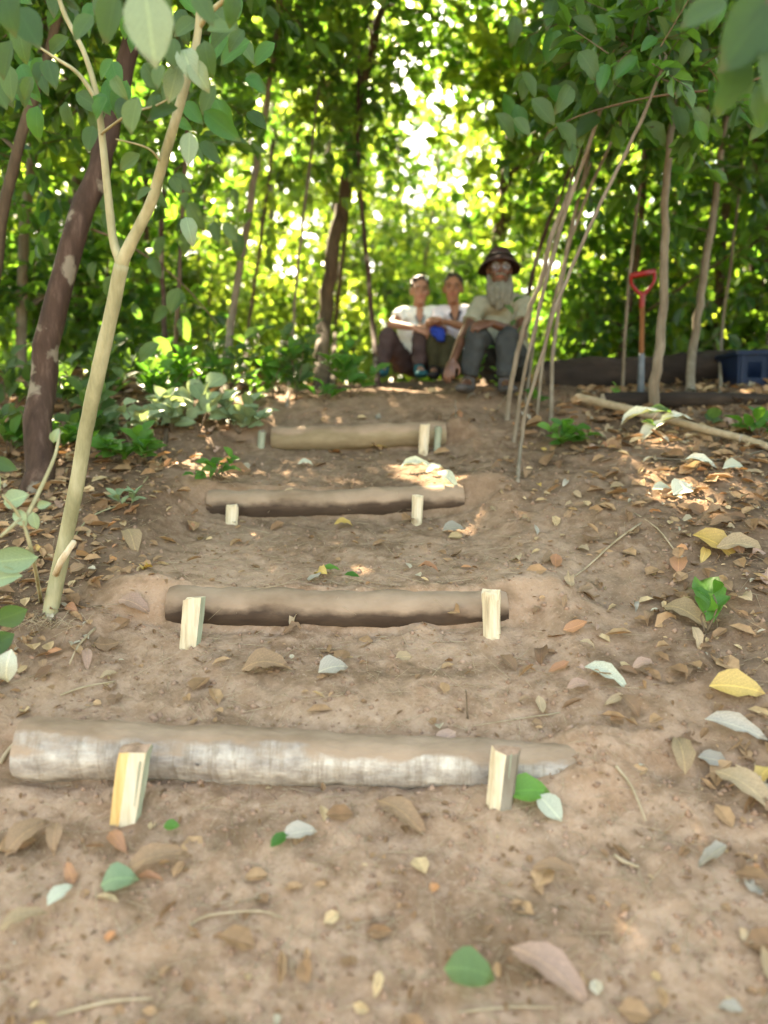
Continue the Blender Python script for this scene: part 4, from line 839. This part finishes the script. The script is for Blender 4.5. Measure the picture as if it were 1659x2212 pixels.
rr = random.Random(55); cnt = 0; tries = 0
groups = {0: ('brown dry leaf scattered in the litter beside and on the steps', 'scattered brown dry leaves'), 1: ('small pale tan leaf scattered in the litter beside the steps', 'scattered pale tan leaves'),
          2: ('rusty orange leaf scattered in the litter beside the steps', 'scattered rusty orange leaves')}
while cnt < 245 and tries < 20000:
    tries += 1; y = 1.5 + 4.0 * rr.random() ** 1.1; x = rr.uniform(-.56, .56) * y
    onpath = abs(x + .2) < .62 + .35 * (y < 2.2)
    if rr.random() > (.07 if onpath else (1.0 if x > 0 else .8)): continue
    z = float(ground_z(x, y)); kx = rr.random(); g = 0 if kx < .62 else (1 if kx < .88 else 2)
    mat = [rr.choice([M_DRY, M_DRY, M_DRY, M_PINK]), rr.choice([M_TAN, M_TAN, M_GREYLEAF]), rr.choice([M_ORANGE, M_ORANGE, M_YELLOW])][g]
    o = lay_leaf('fallen_leaf', V3((x, y, z)), rr.uniform(.035, .10), rr.uniform(0, 6.28), mat, rr.uniform(0, 1), rr.randrange(1, 7), rr.choice([.35, .45, .6]), rr.uniform(-.5, .5), rr.uniform(-.7, .3), rr.uniform(0, .012))
    tag(o, groups[g][0], 'leaf', groups[g][1]); cnt += 1

# uncountable litter: crumbs of soil, leaf bits, fine straw
def scatter(n, seed, ymax=6.5, path=.35, ymin=1.4):
    rg = np.random.default_rng(seed); y = ymin + (ymax - ymin) * rg.random(n * 4) ** 1.25; x = rg.uniform(-.6, .62, n * 4) * y
    keep = rg.random(n * 4) < 1.0 if path >= 1 else rg.random(n * 4) < np.where(np.abs(x + .15) < .72 + .3 * (y < 2.2), path, .12 + .88 * sst(.75, np.where(x > 0, 1.9, 1.3), np.abs(x + .15)) * (1 - .35 * (x > 0) * (y < 4.2))); x = x[keep][:n]; y = y[keep][:n]
    return rg, x, y, ground_z(x, y)
for (mat, n, path, ls, seed) in ((M_DRY, 6500, .05, (.012, .075), 1), (M_TAN, 2300, .04, (.010, .055), 2), (M_ORANGE, 350, .02, (.012, .05), 3), (M_GREYLEAF, 600, .03, (.01, .04), 4)):
    rg, x, y, z = scatter(n, 60 + seed, 8.0, path); n = len(x)
    a = rg.uniform(0, 6.28, n); D = np.stack([np.cos(a), np.sin(a), rg.normal(0, .25, n) + .2 * np.sin(a)], -1); Nn = np.stack([rg.normal(0, .35, n), rg.normal(-.25, .35, n), np.ones(n)], -1)
    L = (ls[0] + (ls[1] * 1.35 - ls[0]) * rg.random(n) ** 2.2) * (1 + .4 * (y > 3.5)); V, F, T = leaves_arrays(np.stack([x, y, z + .006 + rg.uniform(0, .012, n)], -1), D, Nn, L, rg.uniform(.22, .8, n), rg.random(n))
    o = link('leaf_litter', mesh_np('leaf_litter', V, [F], mat, False, tint=T)); tag(o, {1: 'brown leaf litter covering the banks beside the steps', 2: 'tan leaf fragments strewn through the litter', 3: 'orange leaf fragments strewn through the litter', 4: 'bleached grey leaf fragments strewn through the litter'}[seed], 'leaf litter', kind='stuff')
rg, x, y, z = scatter(3800, 77, 5.0, 1.0); n = len(x); a = rg.uniform(0, 6.28, n); D = np.stack([np.cos(a), np.sin(a), rg.normal(0, .2, n) + .25 * np.sin(a)], -1)
V, F, T = leaves_arrays(np.stack([x, y, z + .004], -1), D, np.stack([rg.normal(0, .4, n), rg.normal(-.25, .4, n), np.ones(n)], -1), .004 + .028 * rg.random(n) ** 3, rg.uniform(.2, .9, n), rg.random(n) * .5)
tag(link('bark_crumbs', mesh_np('bark_crumbs', V, [F], M_DRY, False, tint=T)), 'dark crumbs of bark and leaf trodden into the soil of the path', 'bark crumbs', kind='stuff')
ico = np.array([(1, 0, 0), (-1, 0, 0), (0, 1, 0), (0, -1, 0), (0, 0, 1), (0, 0, -1)], float); icf = np.array([(0, 2, 4), (2, 1, 4), (1, 3, 4), (3, 0, 4), (2, 0, 5), (1, 2, 5), (3, 1, 5), (0, 3, 5)])
rg, x, y, z = scatter(20000, 91, 5.5, 1.0); n = len(x); s = .0015 + .012 * rg.random(n) ** 7
V = np.stack([x, y, z], -1)[:, None] + ico[None] * s[:, None, None] * rg.uniform(.6, 1.3, (n, 6, 1)) + rg.normal(0, .15, (n, 6, 3)) * s[:, None, None]
F = icf[None] + (np.arange(n) * 6)[:, None, None]
tag(link('soil_crumbs', mesh_np('soil_crumbs', V.reshape(-1, 3), [F.reshape(-1, 3)], M_CLOD, True)), 'loose crumbs of dry earth over the path and treads', 'soil', kind='stuff')
rg, x, y, z = scatter(5000, 92, 5.5, .8); n = len(x); a = rg.uniform(0, 6.28, n); L = .015 + .14 * rg.random(n) ** 3
A = np.stack([x, y, z + .006], -1); B = A + np.stack([np.cos(a) * L, np.sin(a) * L, rg.normal(0, .08, n) * L + .25 * np.sin(a) * L], -1); V, F = twigs_mesh(A, B, .0011)
tag(link('straw_bits', mesh_np('straw_bits', V, [F], M_TWIG_PALE, True)), 'fine straw and root bits lying on the soil', 'straw', kind='stuff')
# single twigs
for i, (pts, r, mt, lb) in enumerate([
    ([(1385, 1140), (1330, 1185), (1270, 1225), (1235, 1260)], .005, M_TWIG_PALE, 'long thin straight twig lying aslant on the right bank'),
    ([(130, 1500), (180, 1492), (250, 1484)], .004, M_TWIG_PALE, 'short pale broken twig left above the front log'),
    ([(1210, 1540), (1120, 1555), (1020, 1580)], .002, M_TWIG_PALE, 'thin root curling over the soil above the right half of the front log'),
    ([(425, 1455), (436, 1500), (442, 1540)], .0025, M_TWIG_PALE, 'thin upright straw above the front log left half'),
    ([(1330, 1660), (1365, 1710), (1395, 1780)], .005, M_TWIG_PALE, 'curved pale twig on the soil right of the front log'),
    ([(410, 2010), (450, 1998), (560, 1990), (610, 2000)], .003, M_TWIG_PALE, 'pale bent twig on the bottom left soil'),
    ([(120, 2190), (240, 2175), (330, 2165)], .004, M_TWIG_PALE, 'straight pale twig along the bottom edge at the left'),
    ([(990, 2190), (1100, 2185), (1200, 2188)], .003, M_TWIG_PALE, 'straight pale twig along the bottom edge at the middle'),
    ([(1660, 970), (1560, 1000), (1420, 985), (1330, 985)], .004, M_BARK_GREY, 'long thin grey twig lying below the cut pole'),
    ([(1455, 1190), (1420, 1150), (1370, 1120)], .004, M_TWIG_PALE, 'thin forked twig high on the right bank'),
    ([(205, 1360), (170, 1410), (150, 1440)], .005, M_TWIG_PALE, 'brownish twig lying left of the second log'),
    ([(60, 1345), (120, 1320), (220, 1310)], .004, M_TWIG, 'thin twig at the foot of the pale forked sapling'),
    ([(160, 1160), (200, 1120), (280, 1095)], .004, M_BARK_PALE, 'greenish bent twig beside the grey-green small plant'),
    ([(310, 1050), (340, 1010), (350, 985)], .004, M_BARK_PALE, 'crooked twig at the base of the brown crooked stem'),
    ([(1010, 1555), (1008, 1510), (1006, 1490)], .003, M_TWIG, 'dark little peg-like twig sticking up above the front log'),
    ([(0, 1660), (15, 1640), (32, 1615)], .008, M_TWIG_PALE, 'stubby tan stick at the left edge by the front log'),
    ([(1328, 1850), (1345, 1870), (1380, 1885)], .006, M_TWIG_PALE, 'short white-tipped stick on the lower right soil'),
    ([(1070, 885), (1090, 860), (1110, 835)], .004, M_BARK_GREY, 'short stub stick at the foot of the slanted stems'),
    ([(985, 905), (984, 880), (984, 862)], .005, M_BARK_GREY, 'little upright stick right above the top log'),
]):
    up = lb.startswith(('thin upright', 'dark little', 'short stub', 'little upright', 'upright'))
    g0 = G(*pts[0]); P = [g0 + V3((0, 0, r))]
    for q in pts[1:]: P.append(W(q[0], q[1], g0.y) if up else G(*q) + V3((0, 0, r + .008)))
    c = P[0].copy(); random.seed(i); q = smooth_path(P, 3); m = MB(); m.tube(q, lerp_list([r, r * .6], len(q)), 6, .12); o = m.build('twig', mt, None, origin=c); tag(o, lb, 'twig')
# grassy straw tuft at the foot of the sapling
b = G(95, 1340); m = MB(); random.seed(4)
for i in range(60):
    a = random.uniform(0, 6.28); l = random.uniform(.06, .16); s = b + V3((random.gauss(0, .05), random.gauss(0, .05), 0)); m.tube([s, s + V3((math.cos(a) * l * .5, math.sin(a) * l * .5, l * .3)), s + V3((math.cos(a) * l, math.sin(a) * l, l * .15))], [.0012, .001, .0005], 3)
tag(m.build('dry_roots', M_TWIG_PALE, None, origin=b), 'tangle of dry roots and straw at the foot of the pale sapling', 'roots', kind='stuff')

# ------------------------------------------------------------------ people
def fuse(mb, name, mat, parent, voxel=.007, smooth=6, wr=0, wscale=14, sm_f=.5):
    me = mb.mesh(name, mat, True, parent.matrix_basis.translation)
    o = bpy.data.objects.new(name, me); COL.objects.link(o)
    md = o.modifiers.new('r', 'REMESH'); md.mode = 'VOXEL'; md.voxel_size = voxel
    ms = o.modifiers.new('s', 'SMOOTH'); ms.iterations = smooth; ms.factor = sm_f
    dg = bpy.context.evaluated_depsgraph_get(); me2 = bpy.data.meshes.new_from_object(o.evaluated_get(dg)); o.modifiers.clear(); o.data = me2
    me2.name = name; me2.materials.clear(); me2.materials.append(mat)
    n = len(me2.vertices); co = np.empty(n * 3, np.float32); me2.vertices.foreach_get('co', co); co = co.reshape(-1, 3)
    if wr:
        no = np.empty(n * 3, np.float32); me2.vertices.foreach_get('normal', no); no = no.reshape(-1, 3)
        h = vn(co[:, 0] * wscale + co[:, 2] * wscale * .6, co[:, 2] * wscale * 1.3 - co[:, 1] * wscale, 51) - .5 + .6 * (vn(co[:, 0] * wscale * 2.3, co[:, 2] * wscale * 2.3 + co[:, 1] * wscale * 2, 52) - .5)
        co = co + no * (h * wr)[:, None]; me2.vertices.foreach_set('co', co.ravel())
    me2.polygons.foreach_set('use_smooth', np.full(len(me2.polygons), True)); me2.update()
    o.parent = parent; return o
def cap(m, P, Rr, n=14):
    P = [Vector(p) for p in P]; q = smooth_path(P, 5) if len(P) > 2 else [P[0].lerp(P[1], t / 5) for t in range(6)]
    r = lerp_list(Rr, len(q)); m.tube(q, r, n); m.sphere(q[0], r[0], 12, 8); m.sphere(q[-1], r[-1], 12, 8)
def hand(m, wrist, D, Nn, s=1.0, curl=.6, thumb=1):
    """palm, four unequal bent fingers, side thumb; D along the hand, Nn out of the back of the hand"""
    M = frame(D, Nn); w_ = Vector(wrist); L = lambda x, y, z: w_ + M @ Vector((x, y, z)) * s
    m.sphere(L(.045, 0, 0), (.052 * s, .040 * s, .017 * s), 12, 8, M)
    m.sphere(L(.010, 0, 0), (.03 * s, .027 * s, .02 * s), 10, 8, M)
    for i, (y, l, xo) in enumerate([(-.031, .066, .078), (-.010, .078, .084), (.011, .074, .082), (.030, .058, .074)]):
        a = 0; p = L(xo, y, 0); P = [L(xo - .02, y, 0), p]; x, z = xo, 0.0
        for k, f in enumerate((.42, .33, .25)):
            a += curl * (.55 if k == 0 else .75); x += math.cos(a) * l * f; z -= math.sin(a) * l * f; P.append(L(x, y * 1.08, z))
        cap(m, P, [.0095 * s, .0092 * s, .0088 * s, .008 * s, .007 * s], 8)
    cap(m, [L(.018, -.030 * thumb, -.004), L(.045, -.052 * thumb, -.012), L(.070, -.058 * thumb, -.022), L(.088, -.052 * thumb, -.03)], [.013 * s, .0115 * s, .0095 * s, .008 * s], 8)
def person(label, J, skin, shirt, tro, shoe, hs, yaw, pitch, sleeve, build=1.0, hair=True, collar=None, seed=1, beard=False, roll=0, hands=None):
    rt = root('person', J['pelvis'] - V3((0, 0, .12)), label, 'person'); b = build
    Mh = (Matrix.Rotation(R(yaw), 4, 'Z') @ Matrix.Rotation(R(roll), 4, 'Y') @ Matrix.Rotation(R(pitch), 4, 'X')).to_3x3()   # face looks along -y
    H = lambda x, y, z: J['head'] + Mh @ Vector((x, y, z)) * hs
    m = MB()
    # head
    m.sphere(H(0, .012, .025), (.074 * hs, .094 * hs, .092 * hs), 18, 14, Mh)
    m.sphere(H(0, -.028, -.045), (.054 * hs, .058 * hs, .068 * hs), 16, 12, Mh)
    m.sphere(H(0, -.052, -.094), (.026 * hs, .026 * hs, .020 * hs), 10, 8, Mh)
    m.sphere(H(0, -.070, .022), (.052 * hs, .020 * hs, .014 * hs), 12, 8, Mh)                      # brow
    m.sphere(H(0, -.090, -.004), (.010 * hs, .014 * hs, .026 * hs), 10, 8, Mh); m.sphere(H(0, -.100, -.024), (.017 * hs, .016 * hs, .011 * hs), 10, 8, Mh)
    for s in (-1, 1):
        m.sphere(H(.075 * s, .012, -.005), (.010 * hs, .020 * hs, .032 * hs), 10, 8, Mh); m.sphere(H(.038 * s, -.062, -.022), (.022 * hs, .020 * hs, .020 * hs), 10, 8, Mh)
    cap(m, [J['neck'], J['head'] + Mh @ V3((0, .02, -.06)) * hs], [.056 * b, .050 * b])
    sh = (J['shL'] + J['shR']) / 2
    # torso and limbs
    cap(m, [J['pelvis'], J['pelvis'].lerp(J['chest'], .5), J['chest'], sh.lerp(J['neck'], .5)], [.12 * b, .105 * b, .12 * b, .06 * b])
    for S in 'LR':
        cap(m, [sh, J['sh' + S]], [.06 * b, .048 * b]); cap(m, [J['sh' + S], J['el' + S]], [.046 * b, .036 * b]); cap(m, [J['el' + S], J['el' + S].lerp(J['wr' + S], .3), J['wr' + S]], [.037 * b, .037 * b, .024 * b])
        cap(m, [J['hip' + S], J['kn' + S]], [.075 * b, .048 * b]); cap(m, [J['kn' + S], J['kn' + S].lerp(J['an' + S], .35), J['an' + S]], [.048 * b, .047 * b, .03 * b]); cap(m, [J['an' + S], J['toe' + S]], [.034 * b, .026 * b])
        D, Nn, cu, th = hands[S]; hand(m, J['wr' + S], D, Nn, 1.0, cu, th)
    fuse(m, 'body', skin, rt, .0062, 3)
    # shirt
    m = MB(); q = J['pelvis'].lerp(J['chest'], .5)
    side = (J['shR'] - J['shL']).normalized()
    cap(m, [J['pelvis'] + V3((0, 0, .02)), q, J['chest']], [.142 * b, .135 * b, .145 * b], 16)
    for s in (-1, 1): cap(m, [J['pelvis'] + side * .06 * s + V3((0, 0, .02)), J['chest'] + side * .07 * s], [.11 * b, .115 * b], 14)
    cap(m, [J['chest'], sh], [.135 * b, .085 * b]); m.sphere(sh.lerp(J['neck'], .55), .072 * b, 14, 10)
    for S in 'LR':
        e = J['sh' + S].lerp(J['el' + S], sleeve); cap(m, [sh, J['sh' + S]], [.085 * b, .066 * b]); m.tube(smooth_path([J['sh' + S], J['sh' + S].lerp(e, .5), e], 4), lerp_list([.064 * b, .062 * b, .066 * b], 9), 16); m.sphere(J['sh' + S], .065 * b)
    fuse(m, 'shirt', shirt, rt, .008, 5, .016, 16)
    if collar is not None:
        m = MB(); f = Mh @ V3((0, -1, 0)); n0 = J['neck']; c = sh.lerp(n0, .5)
        ring = [n0 + V3((math.cos(a) * .066 * b, math.sin(a) * .066 * b, .012 - .05 * max(0, -math.sin(a)))) for a in [R(-75 + 20 * k) for k in range(17)]]
        cap(m, ring, [.015] * len(ring), 8)
        for s in (-1, 1): cap(m, [n0 + V3((.045 * s, -.055, -.03)), n0 + V3((.012 * s, -.105, -.12))], [.015, .006], 8)
        fuse(m, 'collar', collar, rt, .006, 2)
        m = MB(); m.add([tuple(n0 + V3(v)) for v in ((-.04, -.098 * b, -.0), (.04, -.098 * b, -.0), (0, -.140 * b, -.115), (0, -.10 * b, .0))], [np.array([(0, 2, 3), (3, 2, 1)])]);
        m = MB(); cap(m, [n0 + V3((0, -.055, -.01)), n0 + V3((0, -.085 * b, -.06)), n0 + V3((0, -.108 * b, -.11))], [.038, .030, .008], 10); fuse(m, 'open_neck', skin, rt, .006, 2)
    # trousers
    m = MB(); m.sphere(J['pelvis'] - V3((0, 0, .01)), (.17 * b, .15 * b, .125 * b), 16, 12)
    for S in 'LR':
        cap(m, [J['hip' + S], J['hip' + S].lerp(J['kn' + S], .5), J['kn' + S]], [.098 * b, .088 * b, .070 * b], 16)
        e = J['kn' + S].lerp(J['an' + S], .88); m.tube(smooth_path([J['kn' + S], J['kn' + S].lerp(e, .45), e], 4), lerp_list([.070 * b, .066 * b, .058 * b], 9), 16)
    fuse(m, 'trousers', tro, rt, .008, 5, .018, 13)
    for S in 'LR':
        m = MB(); a, t = J['an' + S], J['toe' + S]; d = (t - a); d.z = 0; d.normalize(); M = frame(d, V3((0, 0, 1)))
        m.sphere(a - V3((0, 0, .035)), (.05, .045, .04), 12, 8, M); m.sphere(a.lerp(t, .6) - V3((0, 0, .025)), (.085, .046, .034), 14, 10, M); m.sphere(t - V3((0, 0, .012)), (.05, .046, .028), 12, 8, M)
        cap(m, [a + V3((0, 0, .01)), a - V3((0, 0, .03))], [.046, .046]); fuse(m, 'shoe', shoe, rt, .007, 3)
    # face details
    for s in (-1, 1):
        m = MB(); m.sphere(H(.031 * s, -.078, .004), (.0115 * hs, .0075 * hs, .005 * hs), 10, 8, Mh); e = m.build('eye', M_EYEW, rt)
        m = MB(); m.sphere(H(.031 * s, -.0865, .004), (.006 * hs, .003 * hs, .006 * hs), 10, 8, Mh); i_ = link('iris', m.mesh('iris', M_DARK, True, rt.matrix_basis.translation), e)
        m = MB(); cap(m, [H(.014 * s, -.090, .024), H(.033 * s, -.090, .030), H(.052 * s, -.076, .022)], [.0045 * hs, .005 * hs, .003 * hs], 6); m.build('eyebrow', M_HAIR if not beard else M_BEARD, rt)
    m = MB(); cap(m, [H(-.024, -.078, -.053), H(0, -.090, -.051), H(.024, -.078, -.053)], [.004 * hs, .007 * hs, .004 * hs], 8); m.build('lips', M_LIP, rt)
    if hair:
        rg = np.random.default_rng(seed); m = MB(); m.sphere(H(0, .022, .045), (.079 * hs, .092 * hs, .082 * hs), 18, 14, Mh)
        for k in range(46):
            v = rg.normal(size=3); v /= np.linalg.norm(v); v[2] = abs(v[2]) * .9 + .15; v[1] = v[1] if v[1] > -.55 else -.5
            m.sphere(H(v[0] * .068, .020 + v[1] * .082, .045 + v[2] * .072), (.018 * hs, .018 * hs, .016 * hs), 8, 6, Mh)
        fuse(m, 'hair', M_HAIR, rt, .006, 2, .006, 60)
    return rt, H, Mh, hs

def foot(an, dx, dy=-.14): return an + V3((dx, dy, -.035))
# left young man
J = dict(head=W(907, 629, 6.36), neck=W(906, 671, 6.44), chest=W(905, 705, 6.5), pelvis=W(893, 782, 6.58), shL=W(868, 679, 6.42), shR=W(946, 678, 6.44), elL=W(845, 700, 6.28), elR=W(958, 712, 6.30),
         wrL=W(896, 708, 6.10), wrR=W(934, 705, 6.14), hipL=W(872, 786, 6.50), hipR=W(912, 786, 6.50), knL=W(836, 725, 6.20), knR=W(908, 724, 6.16), anL=W(828, 795, 6.22), anR=W(906, 797, 6.18))
for s in 'LR':
    p = J['an' + s]; p.z = max(p.z, float(ground_z(p.x, p.y)) + .07)
J['toeL'] = foot(J['anL'], -.03); J['toeR'] = foot(J['anR'], .02)
person('young man in pale mint shirt and brown trousers, leftmost of the seated three', J, M_SKIN_A, M_SHIRT_A, M_TRO_A, M_SHOE_A, .98, 4, 4, .45, .92, collar=M_COLLAR_A, seed=1,
       hands={'L': (V3((.9, -.2, -.25)), V3((.1, -.8, .6)), .8, -1), 'R': (V3((-.8, -.3, -.3)), V3((0, -.8, .6)), .8, 1)})
# middle young man
J = dict(head=W(979, 624, 6.30), neck=W(981, 667, 6.38), chest=W(981, 702, 6.45), pelvis=W(972, 780, 6.50), shL=W(948, 676, 6.36), shR=W(1017, 676, 6.40), elL=W(940, 716, 6.22), elR=W(1004, 706, 6.22),
         wrL=W(948, 700, 6.02), wrR=W(958, 694, 6.06), hipL=W(955, 784, 6.42), hipR=W(988, 784, 6.42), knL=W(938, 732, 6.12), knR=W(966, 738, 6.10), anL=W(938, 800, 6.14), anR=W(964, 802, 6.10))
for s in 'LR':
    p = J['an' + s]; p.z = max(p.z, float(ground_z(p.x, p.y)) + .07)
J['toeL'] = foot(J['anL'], -.02); J['toeR'] = foot(J['anR'], .03)
person('young man in an off-white dark-collared shirt, seated in the middle of three', J, M_SKIN_B, M_SHIRT_B, M_TRO_B, M_SHOE_B, 1.0, -8, 3, .5, .90, collar=M_COLLAR, seed=2, roll=3,
       hands={'L': (V3((-.2, -.7, .3)), V3((-.2, -.4, .9)), .9, 1), 'R': (V3((-.95, -.2, .05)), V3((0, -.8, .6)), .7, 1)})
m = MB(); c = W(945, 716, 6.02); m.sphere(c, (.05, .03, .045), 12, 8); m.sphere(c + V3((.022, -.01, -.035)), (.032, .022, .04), 10, 8); m.sphere(c + V3((-.03, 0, .01)), (.03, .02, .03), 10, 8)
bt = root('folded_cloth', c, 'royal blue cloth held on the knee of the middle young man', 'cloth'); fuse(m, 'cloth', M_BLUECLOTH, bt, .006, 3, .02, 30)
# old man
J = dict(head=W(1079, 582, 5.36), neck=W(1080, 634, 5.46), chest=W(1086, 690, 5.52), pelvis=W(1092, 788, 5.60), shL=W(1036, 660, 5.42), shR=W(1130, 656, 5.46), elL=W(1003, 720, 5.28), elR=W(1126, 722, 5.30),
         wrL=W(978, 778, 5.12), wrR=W(1062, 698, 5.12), hipL=W(1066, 794, 5.50), hipR=W(1118, 792, 5.50), knL=W(1030, 722, 5.16), knR=W(1096, 728, 5.14), anL=W(1012, 826, 5.16), anR=W(1090, 828, 5.12))
for s in 'LR':
    p = J['an' + s]; p.z = max(p.z, float(ground_z(p.x, p.y)) + .07)
J['toeL'] = foot(J['anL'], -.06); J['toeR'] = foot(J['anR'], .02)
om, H, Mh, hs = person('old bearded man in a dark wide-brimmed hat seated nearest on the right', J, M_SKIN_C, M_SHIRT_C, M_TRO_C, M_SHOE_C, 1.06, -3, 4, .62, 1.0, hair=True, collar=M_SHIRT_C, seed=3, beard=True,
       hands={'L': (V3((-.25, -.3, -.9)), V3((-.3, -.9, .1)), .4, -1), 'R': (V3((-.85, -.3, -.15)), V3((0, -.7, .7)), .6, 1)})
m = MB(); cap(m, [H(0, -.045, -.108), H(0, -.065, -.15), H(0, -.07, -.20), H(0, -.07, -.24)], [.044 * hs, .056 * hs, .050 * hs, .026 * hs])
for s in (-1, 1): cap(m, [H(.070 * s, -.002, -.04), H(.062 * s, -.022, -.085), H(.045 * s, -.045, -.135), H(.03 * s, -.065, -.20)], [.012 * hs, .024 * hs, .044 * hs, .038 * hs])
cap(m, [H(-.035, -.085, -.050), H(0, -.098, -.040), H(.035, -.085, -.050)], [.007, .010, .007])
fuse(m, 'beard', M_BEARD, om, .006, 2, .008, 60)
# hat: crown, band and drooping wide brim
hat = MB(); NP = 28; Vv = []; prof = [(.0, .128), (.035, .127), (.062, .120), (.078, .100), (.086, .072), (.090, .060), (.105, .056), (.125, .042), (.148, .018), (.150, .010), (.125, .034), (.098, .048), (.082, .054)]
for (r, z) in prof:
    for j in range(NP):
        a = 2 * math.pi * j / NP; dr = (.020 * math.cos(2 * a) if r > .1 else 0) * (1 if r > .1 else 0) - (.012 if (r > .1 and math.sin(a) < -.3) else 0)
        dent = -.018 * max(0, 1 - abs(math.cos(a)) * 3) if r < .05 else 0
        Vv.append(tuple(H(math.cos(a) * r * .92, .020 + math.sin(a) * r * 1.0, z - (.30 * math.cos(a) ** 2 * (r - .09) if r > .095 else 0) - .22 * math.sin(a) * r + .002 + dent * .5)))
j = np.arange(NP); j2 = (j + 1) % NP; hat.add(Vv, [np.vstack([np.stack([i * NP + j, (i + 1) * NP + j, (i + 1) * NP + j2, i * NP + j2], -1) for i in range(len(prof) - 1)])])
ho = hat.build('hat', M_HAT, om)
mb = MB(); ring = [H(math.cos(2 * math.pi * k / 24) * .088, .020 + math.sin(2 * math.pi * k / 24) * .095, .074 - .018 * math.sin(2 * math.pi * k / 24)) for k in range(25)]; mb.tube(ring, .007 * hs, 6, cap=False); link('hat_band', mb.mesh('hat_band', M_DARK, True, om.matrix_basis.translation), ho)
for s in (-1, 1):
    mb = MB(); ring = [H(.033 * s + math.cos(2 * math.pi * k / 20) * .021, -.097, .003 + math.sin(2 * math.pi * k / 20) * .017) for k in range(21)]; mb.tube(ring, .0018, 6, cap=False)
    if s == 1: mb.tube([H(-.013, -.098, .006), H(0, -.101, .010), H(.013, -.098, .006)], .0018, 6)
    mb.tube([H(.054 * s, -.097, .006), H(.076 * s, -.03, .008), H(.078 * s, .02, .006)], .0018, 6); fo = mb.build('spectacle_frame', M_WIRE, om)
    ml = MB(); ml.sphere(H(.033 * s, -.097, .003), (.020 * hs, .003 * hs, .0165 * hs), 14, 8, Mh); link('lens', ml.mesh('lens', M_LENS, True, om.matrix_basis.translation), fo)

# ------------------------------------------------------------------ shovel
Ys = 5.32; gz = float(ground_z(W(1385, 840, Ys).x, Ys)); b = W(1384, 845, Ys); b.z = gz
sh = root('shovel', b, 'shovel with a red D-shaped grip and wooden shaft stuck upright behind the log', 'shovel')
t0 = W(1388, 640, Ys); gl = W(1363, 596, Ys - .02); gr_ = W(1414, 586, Ys + .02); mid = W(1386, 770, Ys)
m = MB(); m.tube(smooth_path([t0, mid], 8), lerp_list([.0165, .018], 9), 12, .02); m.build('shaft', M_SHAFT, sh)
m = MB(); m.tube([gl, gl.lerp(gr_, .5), gr_], [.019, .021, .019], 12); m.build('grip', M_RED, sh)
m = MB()
for g, q in ((gl, W(1366, 616, Ys)), (gr_, W(1412, 610, Ys))): cap(m, [g, q, W(1388, 640, Ys)], [.013, .012, .017], 10)
cap(m, [W(1388, 636, Ys), W(1387, 662, Ys)], [.022, .019], 10); fuse(m, 'yoke', M_RED, sh, .005, 2)
m = MB(); m.tube([mid + V3((0, 0, .02)), mid, b + V3((0, 0, .08)), b - V3((0, 0, .05))], [.0185, .021, .024, .026], 12); m.build('socket', M_STEEL, sh)
m = MB(); bl = b + V3((0, 0, .03)); rows = []; 
for i in range(8):
    z = -.02 - i * .04; wd = [.03, .09, .11, .11, .11, .10, .07, .01][i]
    for j in range(7): u = (j / 6 - .5) * 2; rows.append((b.x + u * wd, b.y + .035 * u * u - .01, b.z + z))
V = np.array(rows); V2 = V + np.array([0, .004, 0]); Q = [(i * 7 + j, (i + 1) * 7 + j, (i + 1) * 7 + j + 1, i * 7 + j + 1) for i in range(7) for j in range(6)]
m.add(V, [np.array(Q)]); m.add(V2, [np.array(Q)[:, ::-1]]); m.build('blade', M_STEEL, sh)

# ------------------------------------------------------------------ dark blue crate with hand hole
cl = W(1592, 845, 5.5); cz = float(ground_z(cl.x + .2, 5.65)) + .0; cl.z = W(1562, 846, 5.5).z
Wd, Dp, Hh, tk = .56, .36, .285, .012
cr = root('plastic_crate', cl + V3((Wd / 2, Dp / 2, 0)), 'dark blue plastic crate with an oblong hand hole at the right edge of the photo', 'crate')
def slab(x0, x1, y0, y1, z0, z1, name='panel', rt=cr):
    m = MB(); m.box(cl + V3(((x0 + x1) / 2, (y0 + y1) / 2, (z0 + z1) / 2)), ((x1 - x0) / 2, (y1 - y0) / 2, (z1 - z0) / 2)); o = m.build(name, M_CRATE, rt, smooth=False)
    bv = o.modifiers.new('b', 'BEVEL'); bv.width = .003; bv.segments = 2; return o
# front wall in pieces round the hole (hole x .07-.17, z .10-.21)
m = MB()
for (x0, x1, z0, z1) in ((0, .07, 0, Hh), (.17, Wd, 0, Hh), (.07, .17, 0, .10), (.07, .17, .21, Hh)):
    m.box(cl + V3(((x0 + x1) / 2, tk / 2, (z0 + z1) / 2)), ((x1 - x0) / 2, tk / 2, (z1 - z0) / 2))
m.build('front_wall', M_CRATE, cr, smooth=False)
slab(0, Wd, Dp - tk, Dp, 0, Hh, 'back_wall'); slab(.0, tk, tk + .001, Dp - tk - .001, 0, Hh, 'side_wall'); slab(Wd - tk, Wd, tk + .001, Dp - tk - .001, 0, Hh, 'side_wall'); slab(tk + .001, Wd - tk - .001, tk + .001, Dp - tk - .001, 0.002, .012, 'floor_panel')
slab(-.012, Wd + .012, -.014, -.002, Hh - .028, Hh + .004, 'rim'); slab(-.014, -.002, -.001, Dp, Hh - .028, Hh + .004, 'rim')
for x in (.02, .215): slab(x, x + .016, -.012, -.001, .01, Hh - .03, 'rib')

print('objects', len(bpy.data.objects))
